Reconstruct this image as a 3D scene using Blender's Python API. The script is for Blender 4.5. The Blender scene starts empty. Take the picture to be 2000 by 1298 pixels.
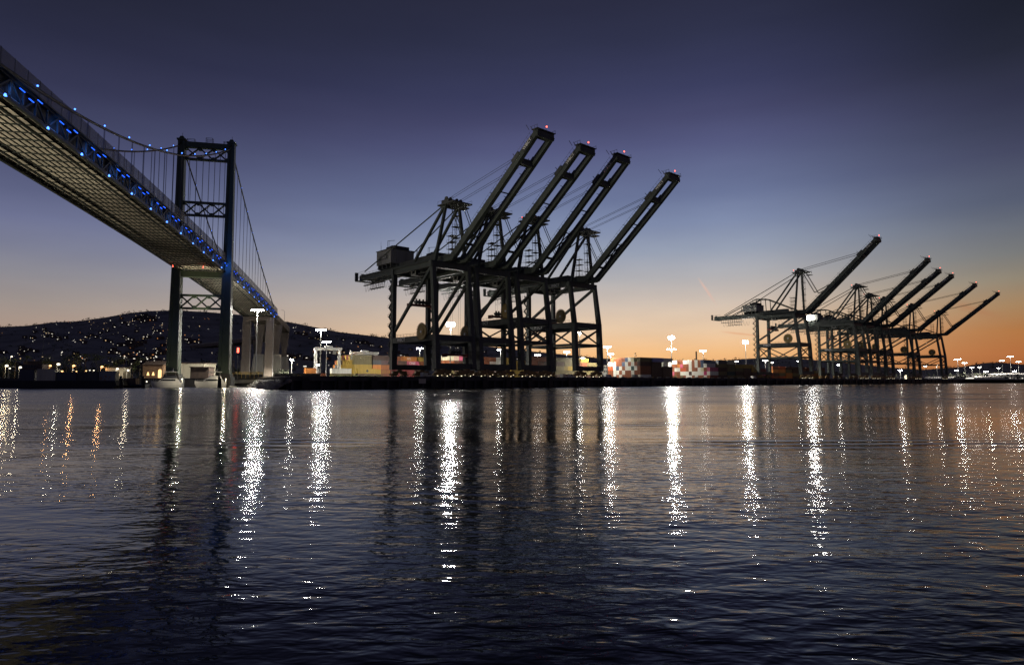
import bpy, math, random
from mathutils import Vector, Matrix

R = math.radians
rnd = random.Random(7)
sc = bpy.context.scene
col = sc.collection

# ------------------------------------------------------------------ camera
F, YH, HC = 1250.0, 743.0, 3.0           # focal length (px of a 2000 px frame), horizon row, eye height
PITCH = math.atan((YH - 649) / F)
cam_d = bpy.data.cameras.new('camera')
cam = bpy.data.objects.new('camera', cam_d)
col.objects.link(cam)
cam_d.sensor_width = 36
cam_d.lens = 36 * F / 2000
cam_d.clip_start = 0.2
cam_d.clip_end = 20000
cam.location = (0, 0, HC)
cam.rotation_euler = (R(90) + PITCH, 0, 0)
sc.camera = cam

# ------------------------------------------------------------------ view, engine
sc.view_settings.view_transform = 'Standard'
sc.view_settings.look = 'None'
sc.view_settings.exposure = 0
sc.view_settings.gamma = 1
sc.render.engine = 'CYCLES'
sc.cycles.use_denoising = True
sc.cycles.denoiser = 'OPENIMAGEDENOISE'
sc.cycles.denoising_input_passes = 'RGB_ALBEDO_NORMAL'
sc.cycles.denoising_prefilter = 'NONE'
sc.cycles.max_bounces = 6
sc.cycles.transparent_max_bounces = 24
sc.cycles.sample_clamp_indirect = 0
sc.cycles.caustics_reflective = True
sc.cycles.blur_glossy = 0.0


def s2l(c):
    return tuple((x / 255 / 12.92) if x / 255 <= 0.04045 else ((x / 255 + 0.055) / 1.055) ** 2.4 for x in c)


# ------------------------------------------------------------------ world: dusk sky
W = bpy.data.worlds.new('World')
sc.world = W
W.use_nodes = True
nt = W.node_tree
for n in list(nt.nodes):
    nt.nodes.remove(n)


class NG:
    def __init__(self, tree):
        self.t = tree

    def n(self, kind, **kw):
        nd = self.t.nodes.new(kind)
        for k, v in kw.items():
            setattr(nd, k, v)
        return nd

    def put(self, sock, v):
        if isinstance(v, bpy.types.NodeSocket):
            self.t.links.new(v, sock)
        elif v is not None:
            sock.default_value = v

    def m(self, op, a, b=None, c=None, clamp=False):
        nd = self.n('ShaderNodeMath', operation=op, use_clamp=clamp)
        self.put(nd.inputs[0], a)
        self.put(nd.inputs[1], b)
        self.put(nd.inputs[2], c)
        return nd.outputs[0]

    def mr(self, v, a, b, c=0.0, d=1.0, interp='LINEAR'):
        nd = self.n('ShaderNodeMapRange', interpolation_type=interp)
        self.put(nd.inputs[0], v)
        for i, x in enumerate((a, b, c, d)):
            nd.inputs[i + 1].default_value = x
        return nd.outputs[0]

    def ramp(self, fac, stops):
        nd = self.n('ShaderNodeValToRGB')
        el = nd.color_ramp.elements
        while len(el) < len(stops):
            el.new(0.5)
        for e, (p, c) in zip(el, stops):
            e.position = p
            e.color = (c[0], c[1], c[2], 1)
        self.put(nd.inputs[0], fac)
        return nd.outputs[0]

    def mix(self, fac, a, b, mode='MIX'):
        nd = self.n('ShaderNodeMix', data_type='RGBA', blend_type=mode)
        self.put(nd.inputs[0], fac)
        self.put(nd.inputs[6], a)
        self.put(nd.inputs[7], b)
        return nd.outputs[2]

    def noise(self, vec, scale, detail=2.0, rough=0.5, dist=0.0):
        nd = self.n('ShaderNodeTexNoise')
        self.put(nd.inputs['Vector'], vec)
        nd.inputs['Scale'].default_value = scale
        nd.inputs['Detail'].default_value = detail
        nd.inputs['Roughness'].default_value = rough
        nd.inputs['Distortion'].default_value = dist
        return nd.outputs[0]

    def mapping(self, vec, scale=(1, 1, 1), rot=(0, 0, 0), loc=(0, 0, 0)):
        nd = self.n('ShaderNodeMapping')
        self.put(nd.inputs[0], vec)
        nd.inputs['Location'].default_value = loc
        nd.inputs['Rotation'].default_value = rot
        nd.inputs['Scale'].default_value = scale
        return nd.outputs[0]


g = NG(nt)
tc = g.n('ShaderNodeTexCoord').outputs['Generated']
sep = g.n('ShaderNodeSeparateXYZ')
g.put(sep.inputs[0], tc)
elev = g.m('MULTIPLY', g.m('ARCSINE', sep.outputs[2]), 180 / math.pi)
az = g.m('MULTIPLY', g.m('ARCTAN2', sep.outputs[0], sep.outputs[1]), 180 / math.pi)
ef = g.mr(elev, 0, 60)


def stops(rows, k=1.0):
    return [(e * k / 60.0, s2l(c)) for e, c in rows]


mid = stops([(0, (236, 164, 98)), (2.4, (246, 192, 134)), (4.4, (234, 202, 168)), (6.6, (210, 193, 178)), (8.9, (178, 176, 179)),
             (11.2, (152, 161, 180)), (13.5, (128, 140, 171)), (15.8, (108, 119, 154)), (20, (85, 89, 127)), (22.2, (71, 73, 108)),
             (24.4, (59, 62, 95)), (28.4, (47, 50, 75)), (31.7, (42, 44, 65)), (45, (22, 23, 36)), (60, (14, 15, 24))])
left = stops([(0, (165, 128, 104)), (2.4, (172, 142, 122)), (4.4, (170, 148, 134)), (6.6, (158, 147, 142)), (8.9, (140, 138, 146)),
              (11.2, (122, 125, 147)), (13.5, (109, 114, 146)), (15.8, (93, 98, 130)), (20, (72, 75, 107)), (22.2, (61, 64, 93)),
              (24.4, (52, 54, 81)), (28.4, (41, 43, 65)), (31.7, (36, 38, 56)), (45, (21, 22, 34)), (60, (14, 15, 24))], .86)
right = stops([(0, (148, 84, 46)), (2.4, (176, 106, 60)), (4.4, (176, 116, 66)), (6.6, (165, 130, 92)), (8.9, (142, 131, 113)),
               (11.2, (118, 119, 119)), (13.5, (103, 108, 119)), (15.8, (86, 93, 113)), (20, (68, 71, 96)), (22.2, (58, 61, 84)),
               (24.4, (50, 52, 74)), (28.4, (36, 39, 54)), (31.7, (30, 33, 46)), (45, (19, 20, 29)), (60, (13, 14, 22))], .8)
back = stops([(0, (60, 62, 84)), (6, (66, 68, 94)), (13, (70, 66, 96)), (20, (56, 57, 84)), (32, (38, 40, 60)), (45, (20, 21, 33)), (60, (14, 15, 24))])
c_l = g.ramp(ef, left)
c_m = g.ramp(ef, mid)
c_r = g.ramp(ef, right)
c_b = g.ramp(ef, back)
sky = g.mix(g.mr(az, -42, 8, interp='SMOOTHSTEP'), c_l, c_m)
sky = g.mix(g.mr(az, 17, 41, interp='SMOOTHSTEP'), sky, c_r)
sky = g.mix(g.mr(g.m('ABSOLUTE', az), 55, 130, interp='SMOOTHSTEP'), sky, c_b)


# vapour trail and a thin evening cloud, by bearing and elevation
def streak(a0, e0, a1, e1, width, strength, colour, base):
    dx, dy = a1 - a0, e1 - e0
    L2 = dx * dx + dy * dy
    pa = g.m('SUBTRACT', az, a0)
    pe = g.m('SUBTRACT', elev, e0)
    t = g.m('DIVIDE', g.m('ADD', g.m('MULTIPLY', pa, dx), g.m('MULTIPLY', pe, dy)), L2)
    d = g.m('ABSOLUTE', g.m('DIVIDE', g.m('SUBTRACT', g.m('MULTIPLY', pa, dy), g.m('MULTIPLY', pe, dx)), math.sqrt(L2)))
    nz = g.noise(g.mapping(tc, (90, 90, 160)), 1.0, 3)
    wob = g.m('MULTIPLY_ADD', nz, width * 1.4, width * 0.3)
    across = g.m('SUBTRACT', 1.0, g.m('DIVIDE', d, wob), clamp=True)
    along = g.m('MULTIPLY', g.mr(t, 0, 0.3), g.mr(t, 1.0, 0.6))
    f = g.m('MULTIPLY', g.m('MULTIPLY', across, along), strength, clamp=True)
    return g.mix(f, base, (*s2l(colour), 1))


sky = streak(16.3, 8.9, 17.9, 6.3, 0.16, 1.0, (218, 186, 172), sky)
sky = streak(17.9, 4.2, 22.0, 3.6, 0.12, 0.6, (225, 160, 120), sky)
sky = streak(34.4, 5.9, 37.8, 4.3, 0.45, 0.45, (175, 118, 84), sky)
# fine grain-like mottling of the evening air
nzs = g.noise(g.mapping(tc, (3, 3, 14)), 2.0, 3)
sky = g.mix(1.0, sky, g.ramp(nzs, [(0.3, (0.955, 0.955, 0.965)), (0.7, (1.03, 1.03, 1.025))]), 'MULTIPLY')
nish = g.n('ShaderNodeTexSky', sky_type='NISHITA')
nish.sun_disc = False
nish.sun_elevation = R(-4)
nish.sun_rotation = R(14)
nish.dust_density = 1.0
nsc = g.mix(1.0, nish.outputs[0], (0.02, 0.02, 0.02, 1), 'MULTIPLY')
up = g.mr(elev, -0.5, 0.6)
nsc = g.mix(up, (0, 0, 0, 1), nsc)
sky = g.mix(1.0, sky, nsc, 'ADD')
bg = g.n('ShaderNodeBackground')
g.put(bg.inputs[0], sky)
bg.inputs[1].default_value = 1.0
wo = g.n('ShaderNodeOutputWorld')
g.t.links.new(bg.outputs[0], wo.inputs[0])

# ------------------------------------------------------------------ geometry helpers
CP, SP = math.cos(PITCH), math.sin(PITCH)


def bearing(px, py):
    a, b = (px - 1000) / F, (649 - py) / F
    return Vector((a, CP - b * SP, SP + b * CP))


def at(px, py, Y):
    """the point Y metres ahead that is sighted at this bearing"""
    r = bearing(px, py)
    return Vector((0, 0, HC)) + r * (Y / r.y)


def ground_at(px, Y, z):
    p = at(px, YH, Y)
    return Vector((p.x, Y, z))


PHI = R(48)
DR = Vector((math.sin(PHI), math.cos(PHI), 0))     # along the quay
DB = Vector((math.cos(PHI), -math.sin(PHI), 0))    # towards the water
L1 = Vector((-52.07, 280.0, 0.0))                  # first crane, landside corner
QZ = 4.2                                           # quay level
ROT_Q = -PHI


def quay(off, u, z=QZ):
    p = L1 + DR * off + DB * u
    return Vector((p.x, p.y, z))


def on_quay(px, u, z=QZ):
    """the point of the quay at distance u from the crane rail on this compass bearing"""
    k = (px - 1000) / F
    Y = (u + L1.x * DB.x + L1.y * DB.y) / (k * DB.x + DB.y)
    return Vector((k * Y, Y, z))


def off_u(p):
    d = p - L1
    return d.x * DR.x + d.y * DR.y, d.x * DB.x + d.y * DB.y


class MB:
    def __init__(self):
        self.v, self.f = [], []

    def add(self, vs, fs):
        o = len(self.v)
        self.v += [tuple(x) for x in vs]
        self.f += [tuple(i + o for i in fc) for fc in fs]
        return self

    def hexa(self, p8):
        return self.add(p8, [(0, 3, 2, 1), (4, 5, 6, 7), (0, 1, 5, 4), (1, 2, 6, 5), (2, 3, 7, 6), (3, 0, 4, 7)])

    def box(self, x0, x1, y0, y1, z0, z1):
        return self.hexa([(x0, y0, z0), (x1, y0, z0), (x1, y1, z0), (x0, y1, z0), (x0, y0, z1), (x1, y0, z1), (x1, y1, z1), (x0, y1, z1)])

    def cbox(self, c, s):
        return self.box(c[0] - s[0] / 2, c[0] + s[0] / 2, c[1] - s[1] / 2, c[1] + s[1] / 2, c[2] - s[2] / 2, c[2] + s[2] / 2)

    def frame(self, p, q, hint=(0, 0, 1)):
        p, q = Vector(p), Vector(q)
        d = (q - p).normalized()
        h = Vector(hint)
        if abs(d.dot(h)) > 0.98:
            h = Vector((0, 1, 0))
        s = d.cross(h).normalized()
        return p, q, s, s.cross(d).normalized()

    def beam(self, p, q, w, h, w2=None, h2=None, hint=(0, 0, 1)):
        """box beam, w sideways, h along the hint"""
        p, q, s, t = self.frame(p, q, hint)
        w2 = w if w2 is None else w2
        h2 = h if h2 is None else h2
        pts = []
        for c, a, b in ((p, w, h), (q, w2, h2)):
            pts += [c - s * a / 2 - t * b / 2, c + s * a / 2 - t * b / 2, c + s * a / 2 + t * b / 2, c - s * a / 2 + t * b / 2]
        return self.hexa(pts)

    def tube(self, p, q, r, n=6, r2=None):
        p, q, s, t = self.frame(p, q)
        r2 = r if r2 is None else r2
        vs = []
        for c, rr in ((p, r), (q, r2)):
            for i in range(n):
                a = 2 * math.pi * i / n
                vs.append(c + s * math.cos(a) * rr + t * math.sin(a) * rr)
        fs = [(i, (i + 1) % n, n + (i + 1) % n, n + i) for i in range(n)]
        fs += [tuple(range(n))[::-1], tuple(range(n, 2 * n))]
        return self.add(vs, fs)

    def path(self, pts, r, n=5):
        for a, b in zip(pts[:-1], pts[1:]):
            self.tube(a, b, r, n)
        return self

    def prism(self, poly, axis, a, b):
        """polygon swept along an axis; poly gives the other two coordinates"""
        n = len(poly)

        def p3(q, s):
            return {'x': (s, q[0], q[1]), 'y': (q[0], s, q[1]), 'z': (q[0], q[1], s)}[axis]
        vs = [p3(q, a) for q in poly] + [p3(q, b) for q in poly]
        fs = [(i, (i + 1) % n, n + (i + 1) % n, n + i) for i in range(n)]
        fs += [tuple(range(n))[::-1], tuple(range(n, 2 * n))]
        return self.add(vs, fs)

    def disc(self, c, nrm, r, th, n=20):
        c, nrm = Vector(c), Vector(nrm).normalized()
        return self.tube(c - nrm * th / 2, c + nrm * th / 2, r, n)

    def ball(self, c, r, n=8, m=5, sq=(1, 1, 1)):
        c = Vector(c)
        vs = [c + Vector((0, 0, r * sq[2]))]
        for j in range(1, m):
            t = math.pi * j / m
            for i in range(n):
                a = 2 * math.pi * i / n
                vs.append(c + Vector((r * sq[0] * math.sin(t) * math.cos(a), r * sq[1] * math.sin(t) * math.sin(a), r * sq[2] * math.cos(t))))
        vs.append(c - Vector((0, 0, r * sq[2])))
        fs = [(0, 1 + i, 1 + (i + 1) % n) for i in range(n)]
        for j in range(m - 2):
            for i in range(n):
                a, b = 1 + j * n + i, 1 + j * n + (i + 1) % n
                fs.append((a, a + n, b + n, b))
        L = len(vs) - 1
        fs += [(L, L - n + (i + 1) % n, L - n + i) for i in range(n)]
        return self.add(vs, fs)

    def mesh(self, name, mat=None):
        me = bpy.data.meshes.new(name)
        me.from_pydata(self.v, [], self.f)
        me.update()
        if mat:
            me.materials.append(mat)
        return me

    def build(self, name, mat=None, parent=None, loc=None, rz=0.0, smooth=False):
        me = self.mesh(name, mat)
        if smooth:
            me.shade_smooth()
        return link(name, me, parent, loc, rz)


def link(name, me, parent=None, loc=None, rz=0.0):
    o = bpy.data.objects.new(name, me)
    col.objects.link(o)
    o.parent = parent
    if loc is not None:
        o.location = loc
    if rz:
        o.rotation_euler = (0, 0, rz)
    return o


def tag(o, label=None, cat=None, group=None, kind=None):
    if label:
        o['label'] = label
    if cat:
        o['category'] = cat
    if group:
        o['group'] = group
    if kind:
        o['kind'] = kind
    return o


def empty(name, loc, rz=0.0):
    o = bpy.data.objects.new(name, None)
    o.empty_display_size = 0.5
    col.objects.link(o)
    o.location = loc
    o.rotation_euler = (0, 0, rz)
    return o


def copy_tree(o, parent=None):
    c = o.copy()
    col.objects.link(c)
    c.parent = parent
    for ch in list(o.children):
        copy_tree(ch, c)
    return c


_text_cache = {}


def lettering(text, size, mat, parent, loc, rot, name='lettering', extrude=0.02):
    key = (text, size, mat.name)
    if key not in _text_cache:
        cu = bpy.data.curves.new(name, 'FONT')
        cu.body = text
        cu.size = size
        cu.align_x = 'CENTER'
        cu.align_y = 'CENTER'
        cu.extrude = extrude
        cu.offset = size * 0.012
        tmp = bpy.data.objects.new(name, cu)
        col.objects.link(tmp)
        bpy.context.view_layer.update()
        me = bpy.data.meshes.new_from_object(tmp.evaluated_get(bpy.context.evaluated_depsgraph_get()))
        bpy.data.objects.remove(tmp)
        me.materials.clear()
        me.materials.append(mat)
        _text_cache[key] = me
    o = link(name, _text_cache[key], parent, loc)
    o.rotation_euler = rot
    return o


# ------------------------------------------------------------------ materials
def paint(name, c, rough=0.55, metal=0.0, var=0.25, scale=0.6, streaks=True, bump=0.0):
    m = bpy.data.materials.new(name)
    m.use_nodes = True
    n = NG(m.node_tree)
    b = m.node_tree.nodes['Principled BSDF']
    tco = n.n('ShaderNodeTexCoord').outputs['Object']
    nz = n.noise(n.mapping(tco, (1, 1, 0.25 if streaks else 1)), scale, 5, 0.62)
    dk = tuple(x * (1 - var) for x in c)
    lt = tuple(min(1, x * (1 + var * 0.6)) for x in c)
    colr = n.ramp(nz, [(0.3, dk), (0.52, c), (0.75, lt)])
    n.put(b.inputs['Base Color'], colr)
    b.inputs['Roughness'].default_value = rough
    b.inputs['Metallic'].default_value = metal
    if bump:
        bp = n.n('ShaderNodeBump')
        bp.inputs['Strength'].default_value = bump
        n.put(bp.inputs['Height'], n.noise(tco, scale * 12, 4))
        n.put(b.inputs['Normal'], bp.outputs[0])
    return m


def glow(name, c, strength):
    m = bpy.data.materials.new(name)
    m.use_nodes = True
    n = NG(m.node_tree)
    for x in list(m.node_tree.nodes):
        if x.type == 'BSDF_PRINCIPLED':
            m.node_tree.nodes.remove(x)
    e = n.n('ShaderNodeEmission')
    e.inputs[0].default_value = (*c, 1)
    e.inputs[1].default_value = strength
    out = [x for x in m.node_tree.nodes if x.type == 'OUTPUT_MATERIAL'][0]
    m.node_tree.links.new(e.outputs[0], out.inputs[0])
    if strength < 8:
        m.cycles.emission_sampling = 'NONE'
    return m


M = {}
M['crane'] = paint('crane_paint', (0.055, 0.067, 0.056), 0.6, var=0.35, scale=0.35)
M['crane_dark'] = paint('crane_dark_steel', (0.06, 0.065, 0.06), 0.65, var=0.4, scale=0.8)
M['house'] = paint('machinery_house_paint', (0.24, 0.24, 0.215), 0.6, var=0.25, scale=0.3)
M['reel'] = paint('reel_yellow', (0.30, 0.21, 0.06), 0.6, var=0.4)
M['bogie'] = paint('bogie_yellow', (0.26, 0.16, 0.05), 0.6, var=0.6, scale=1.2)
M['red_steel'] = paint('spreader_red', (0.22, 0.05, 0.04), 0.6, var=0.4)
M['black'] = paint('black_rubber', (0.015, 0.015, 0.016), 0.7, var=0.3)
M['plate'] = paint('sign_plate', (0.05, 0.052, 0.05), 0.6, var=0.2)
M['letter'] = paint('white_letter', (0.75, 0.75, 0.72), 0.5, var=0.08)
M['white'] = paint('white_paint', (0.72, 0.71, 0.66), 0.5, var=0.15)
M['rope'] = paint('steel_rope', (0.05, 0.05, 0.055), 0.5, var=0.2)
M['glass'] = paint('dark_glass', (0.02, 0.022, 0.025), 0.08, var=0.1)
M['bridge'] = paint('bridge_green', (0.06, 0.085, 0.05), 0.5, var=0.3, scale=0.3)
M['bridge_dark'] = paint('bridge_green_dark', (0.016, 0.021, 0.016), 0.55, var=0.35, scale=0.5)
M['slab'] = paint('deck_concrete', (0.42, 0.38, 0.29), 0.8, var=0.35, scale=0.25, streaks=False, bump=0.2)
M['concrete'] = paint('concrete', (0.42, 0.39, 0.31), 0.85, var=0.3, scale=0.25, bump=0.2)
M['concrete_brown'] = paint('concrete_brown', (0.20, 0.165, 0.13), 0.85, var=0.3, scale=0.2, bump=0.2)
M['concrete_dark'] = paint('concrete_dark', (0.07, 0.066, 0.06), 0.85, var=0.45, scale=0.4, bump=0.3)
M['asphalt'] = paint('asphalt', (0.075, 0.072, 0.066), 0.85, var=0.4, scale=0.05, streaks=False)
M['rock'] = paint('rock', (0.32, 0.30, 0.26), 0.9, var=0.5, scale=0.8, streaks=False, bump=0.4)
M['hill'] = paint('hill_scrub', (0.27, 0.25, 0.24), 0.95, var=0.5, scale=0.012, streaks=False)
M['tree'] = paint('leaf_dark', (0.07, 0.08, 0.05), 0.8, var=0.5, scale=0.5, streaks=False)
M['leaf'] = paint('leaf_street', (0.09, 0.11, 0.035), 0.7, var=0.5, scale=0.6, streaks=False)
M['bark'] = paint('bark', (0.10, 0.075, 0.05), 0.9, var=0.4, scale=2)
M['grey'] = paint('grey_steel', (0.28, 0.28, 0.27), 0.5, var=0.2)
M['boat'] = paint('boat_white', (0.62, 0.62, 0.60), 0.3, var=0.12)
M['boat_dark'] = paint('boat_navy', (0.03, 0.035, 0.05), 0.4, var=0.2)
M['stucco'] = paint('stucco_brown', (0.30, 0.18, 0.10), 0.85, var=0.25)
M['pale_wall'] = paint('pale_wall', (0.52, 0.48, 0.36), 0.8, var=0.2)
M['roof'] = paint('dark_roof', (0.10, 0.07, 0.055), 0.8, var=0.3)
M['yellow'] = paint('yellow_rail', (0.42, 0.28, 0.05), 0.6, var=0.4)
M['wood'] = paint('pile_wood', (0.035, 0.03, 0.025), 0.9, var=0.4)
M['lamp'] = glow('floodlight', (1.0, 0.97, 0.90), 150)
M['lamp_big'] = glow('floodlight_bright', (1.0, 0.97, 0.90), 400)
M['lamp_s'] = glow('floodlight_small', (1.0, 0.96, 0.88), 30)
M['lamp_warm'] = glow('sodium_lamp', (1.0, 0.52, 0.2), 3.5)
M['lamp_white'] = glow('street_lamp_white', (1.0, 0.9, 0.7), 2.2)
M['red'] = glow('red_beacon', (1.0, 0.10, 0.06), 6)
M['blue'] = glow('blue_led', (0.015, 0.10, 1.0), 2.6)
M['blue_w'] = glow('blue_white_led', (0.06, 0.20, 1.0), 5)
M['bead'] = glow('bogie_lamp', (1.0, 0.85, 0.55), 2.5)
M['win_w'] = glow('window_white', (1.0, 0.92, 0.78), 1.5)
M['win_y'] = glow('window_warm', (1.0, 0.68, 0.36), 1.1)
M['win_o'] = glow('window_orange', (1.0, 0.40, 0.14), .9)
M['win_d'] = glow('window_dim', (1.0, 0.85, 0.65), 0.35)
M['door_glow'] = glow('doorway_light', (1.0, 0.62, 0.25), 2.0)

# fence mesh: seen from afar, half of it is air
fm = bpy.data.materials.new('fence_mesh')
fm.use_nodes = True
_n = NG(fm.node_tree)
_b = fm.node_tree.nodes['Principled BSDF']
_b.inputs['Base Color'].default_value = (0.10, 0.10, 0.11, 1)
_b.inputs['Roughness'].default_value = 0.6
_tr = _n.n('ShaderNodeBsdfTransparent')
_mx = _n.n('ShaderNodeMixShader')
_mx.inputs[0].default_value = 0.52
_out = [x for x in fm.node_tree.nodes if x.type == 'OUTPUT_MATERIAL'][0]
fm.node_tree.links.new(_tr.outputs[0], _mx.inputs[1])
fm.node_tree.links.new(_b.outputs[0], _mx.inputs[2])
fm.node_tree.links.new(_mx.outputs[0], _out.inputs[0])
M['fence'] = fm

# water
wm = bpy.data.materials.new('harbour_water')
wm.use_nodes = True
_n = NG(wm.node_tree)
_b = wm.node_tree.nodes['Principled BSDF']
_b.inputs['Base Color'].default_value = (0.0015, 0.002, 0.003, 1)
_b.inputs['Roughness'].default_value = 0.03
_b.inputs['IOR'].default_value = 1.24
_tc = _n.n('ShaderNodeTexCoord').outputs['Object']
_sx = _n.n('ShaderNodeSeparateXYZ')
_n.put(_sx.inputs[0], _tc)
lee = _n.mr(_sx.outputs[1], 20, 110, 0.0, 1.0, 'SMOOTHSTEP')
gust = _n.mr(_n.noise(_n.mapping(_tc, (0.028, 0.075, 1), (0, 0, R(10))), 1.0, 3, 0.55, 0.8), 0.36, 0.66, 0.3, 1.25, 'SMOOTHSTEP')
wa = _n.noise(_n.mapping(_tc, (0.75, 1.6, 1), (0, 0, R(9))), 2.5, 2, 0.5, 0.3)
wb = _n.noise(_n.mapping(_tc, (0.8, 1.5, 1), (0, 0, R(-16))), 0.85, 2, 0.5, 0.3)
wc = _n.noise(_n.mapping(_tc, (1.0, 1.5, 1), (0, 0, R(30))), 8.0, 2, 0.5, 0.2)
wd = _n.noise(_n.mapping(_tc, (0.5, 1.0, 1), (0, 0, R(5))), 0.12, 2, 0.5, 0.3)
fine = _n.m('MULTIPLY', gust, _n.m('MULTIPLY_ADD', lee, -0.72, 1.0))
h = _n.m('MULTIPLY', wa, 0.030)
h = _n.m('MULTIPLY_ADD', wc, 0.0022, h)
h = _n.m('MULTIPLY', h, fine)
h = _n.m('MULTIPLY_ADD', _n.m('MULTIPLY', wb, _n.m('MULTIPLY', gust, _n.m('MULTIPLY_ADD', lee, -0.35, 1.0))), 0.046, h)
h = _n.m('MULTIPLY_ADD', wd, 0.09, h)
# old boat wake: two trains of low waves crossing the basin
wn = _n.noise(_n.mapping(_tc, (0.05, 0.05, 1)), 1.0, 2)
for wy, ws, ww, wl, wamp, wm0, wm1 in ((31.0, 0.035, 2.6, 1.7, 0.030, 0.40, 0.58), (43.0, -0.06, 3.0, 2.3, 0.026, 0.44, 0.60), (16.0, 0.12, 1.6, 1.1, 0.010, 0.45, 0.6)):
    yy = _n.m('ADD', _n.m('MULTIPLY_ADD', _sx.outputs[0], ws, _n.m('SUBTRACT', _sx.outputs[1], wy)), _n.m('MULTIPLY', wn, 4.0))
    yy = _n.m('SUBTRACT', yy, 2.0)
    env = _n.m('POWER', 2.718, _n.m('MULTIPLY', _n.m('MULTIPLY', yy, yy), -1.0 / (ww * ww)))
    patch = _n.mr(_n.noise(_n.mapping(_tc, (0.045, 0.02, 1), loc=(wy, 0, 0)), 1.0, 2), wm0, wm1, 0.0, 1.0, 'SMOOTHSTEP')
    h = _n.m('MULTIPLY_ADD', _n.m('MULTIPLY', _n.m('SINE', _n.m('MULTIPLY', yy, 2 * math.pi / wl)), _n.m('MULTIPLY', env, patch)), wamp, h)
_bp = _n.n('ShaderNodeBump')
_bp.inputs['Strength'].default_value = 1.0
_bp.inputs['Distance'].default_value = 1.0
_n.put(_bp.inputs['Height'], h)
_n.put(_b.inputs['Normal'], _bp.outputs[0])
_n.put(_b.inputs['Roughness'], _n.m('MULTIPLY', _n.m('MULTIPLY_ADD', lee, 0.19, 0.075), _n.m('MULTIPLY_ADD', gust, 0.25, 0.75)))
M['water'] = wm

# ------------------------------------------------------------------ the setting: water, ground, hills
wat = MB().add([(-6000, -60, 0), (6000, -60, 0), (6000, 9000, 0), (-6000, 9000, 0)], [(0, 1, 2, 3)]).build('water', M['water'])
tag(wat, 'dark rippled harbour water reflecting lights and dusk sky', kind='structure')

q_corner = quay(-62, 36)
q_end = quay(1250, 36)
shore_in = Vector((-121, 312, 0))
gl = [(-4000, 312), (-121, 312), (q_corner.x, q_corner.y), (q_end.x, q_end.y), (6000, 1250), (6000, 9000), (-4000, 9000)]
gm = MB()
gm.add([(x, y, QZ - 0.02) for x, y in gl], [tuple(range(len(gl)))])
ground = gm.build('ground', M['asphalt'])
tag(ground, 'dark asphalt ground of the port behind the quay', kind='structure')

# hills: ridge line as bearing column -> row
RIDGE = [(-900, 668), (-500, 655), (-200, 646), (0, 638), (50, 636), (100, 629), (150, 627), (200, 620), (250, 611), (290, 607), (340, 606), (400, 609), (470, 615),
         (570, 630), (620, 640), (660, 648), (720, 655), (770, 661), (850, 666), (950, 676), (1040, 686), (1100, 692), (1180, 700), (1260, 703),
         (1330, 703), (1400, 704), (1450, 701), (1500, 698), (1560, 700), (1650, 708), (1720, 716), (1800, 722), (1880, 716), (1925, 708), (1955, 708), (2000, 712),
         (2100, 714), (2400, 718), (2900, 724)]


def ridge_row(px):
    for (a, ya), (b, yb) in zip(RIDGE[:-1], RIDGE[1:]):
        if a <= px <= b:
            t = (px - a) / (b - a)
            return ya + (yb - ya) * t
    return RIDGE[-1][1]


HY0, HY1, HY2 = 760.0, 2300.0, 3200.0


def hill_pt(px, t):
    """t 0 at the foot, 1 on the ridge, up to 1.5 down the back"""
    Hr = at(px, ridge_row(px), HY1).z - QZ
    if t <= 1:
        Y = HY0 + (HY1 - HY0) * t
        z = Hr * (0.05 * t + 0.95 * t ** 1.55)
        wob = math.sin(px * 0.021 + t * 9) * 0.5 + math.sin(px * 0.053 - t * 17 + 2) * 0.3 + math.sin(px * 0.11 + t * 31) * 0.2
        z += wob * 0.045 * Hr * math.sin(math.pi * t)
    else:
        Y = HY1 + (HY2 - HY1) * (t - 1) * 2
        z = Hr * (1 - (t - 1) * 1.6)
    k = (px - 1000) / F
    return Vector((k * Y, Y, QZ + max(z, -1.0)))


hm = MB()
pxs = [-900 + 12 * i for i in range(317)]
ts = [i / 18 for i in range(19)] + [1.15, 1.5]
for p in pxs:
    hm.v += [tuple(hill_pt(p, t)) for t in ts]
nt_ = len(ts)
for i in range(len(pxs) - 1):
    for j in range(nt_ - 1):
        a = i * nt_ + j
        hm.f.append((a, a + nt_, a + nt_ + 1, a + 1))
hill = hm.build('hill', M['hill'], smooth=True)
tag(hill, 'dark hillside ridge dotted with house lights', kind='structure')


def leaf_cloud(mb, c, rx, ry, rz, n, s, r):
    c = Vector(c)
    for _ in range(n):
        while True:
            d = Vector((r.uniform(-1, 1), r.uniform(-1, 1), r.uniform(-1, 1)))
            if 0.25 < d.length < 1:
                break
        p = c + Vector((d.x * rx, d.y * ry, d.z * rz))
        a = Vector((r.gauss(0, 1), r.gauss(0, 1), r.gauss(0, 1))).normalized() * s * r.uniform(0.6, 1.3)
        b = Vector((r.gauss(0, 1), r.gauss(0, 1), r.gauss(0, 1))).normalized() * s * r.uniform(0.6, 1.3)
        mb.add([p - a, p + b * 0.6, p + a, p - b * 0.6], [(0, 1, 2, 3)])


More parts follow.
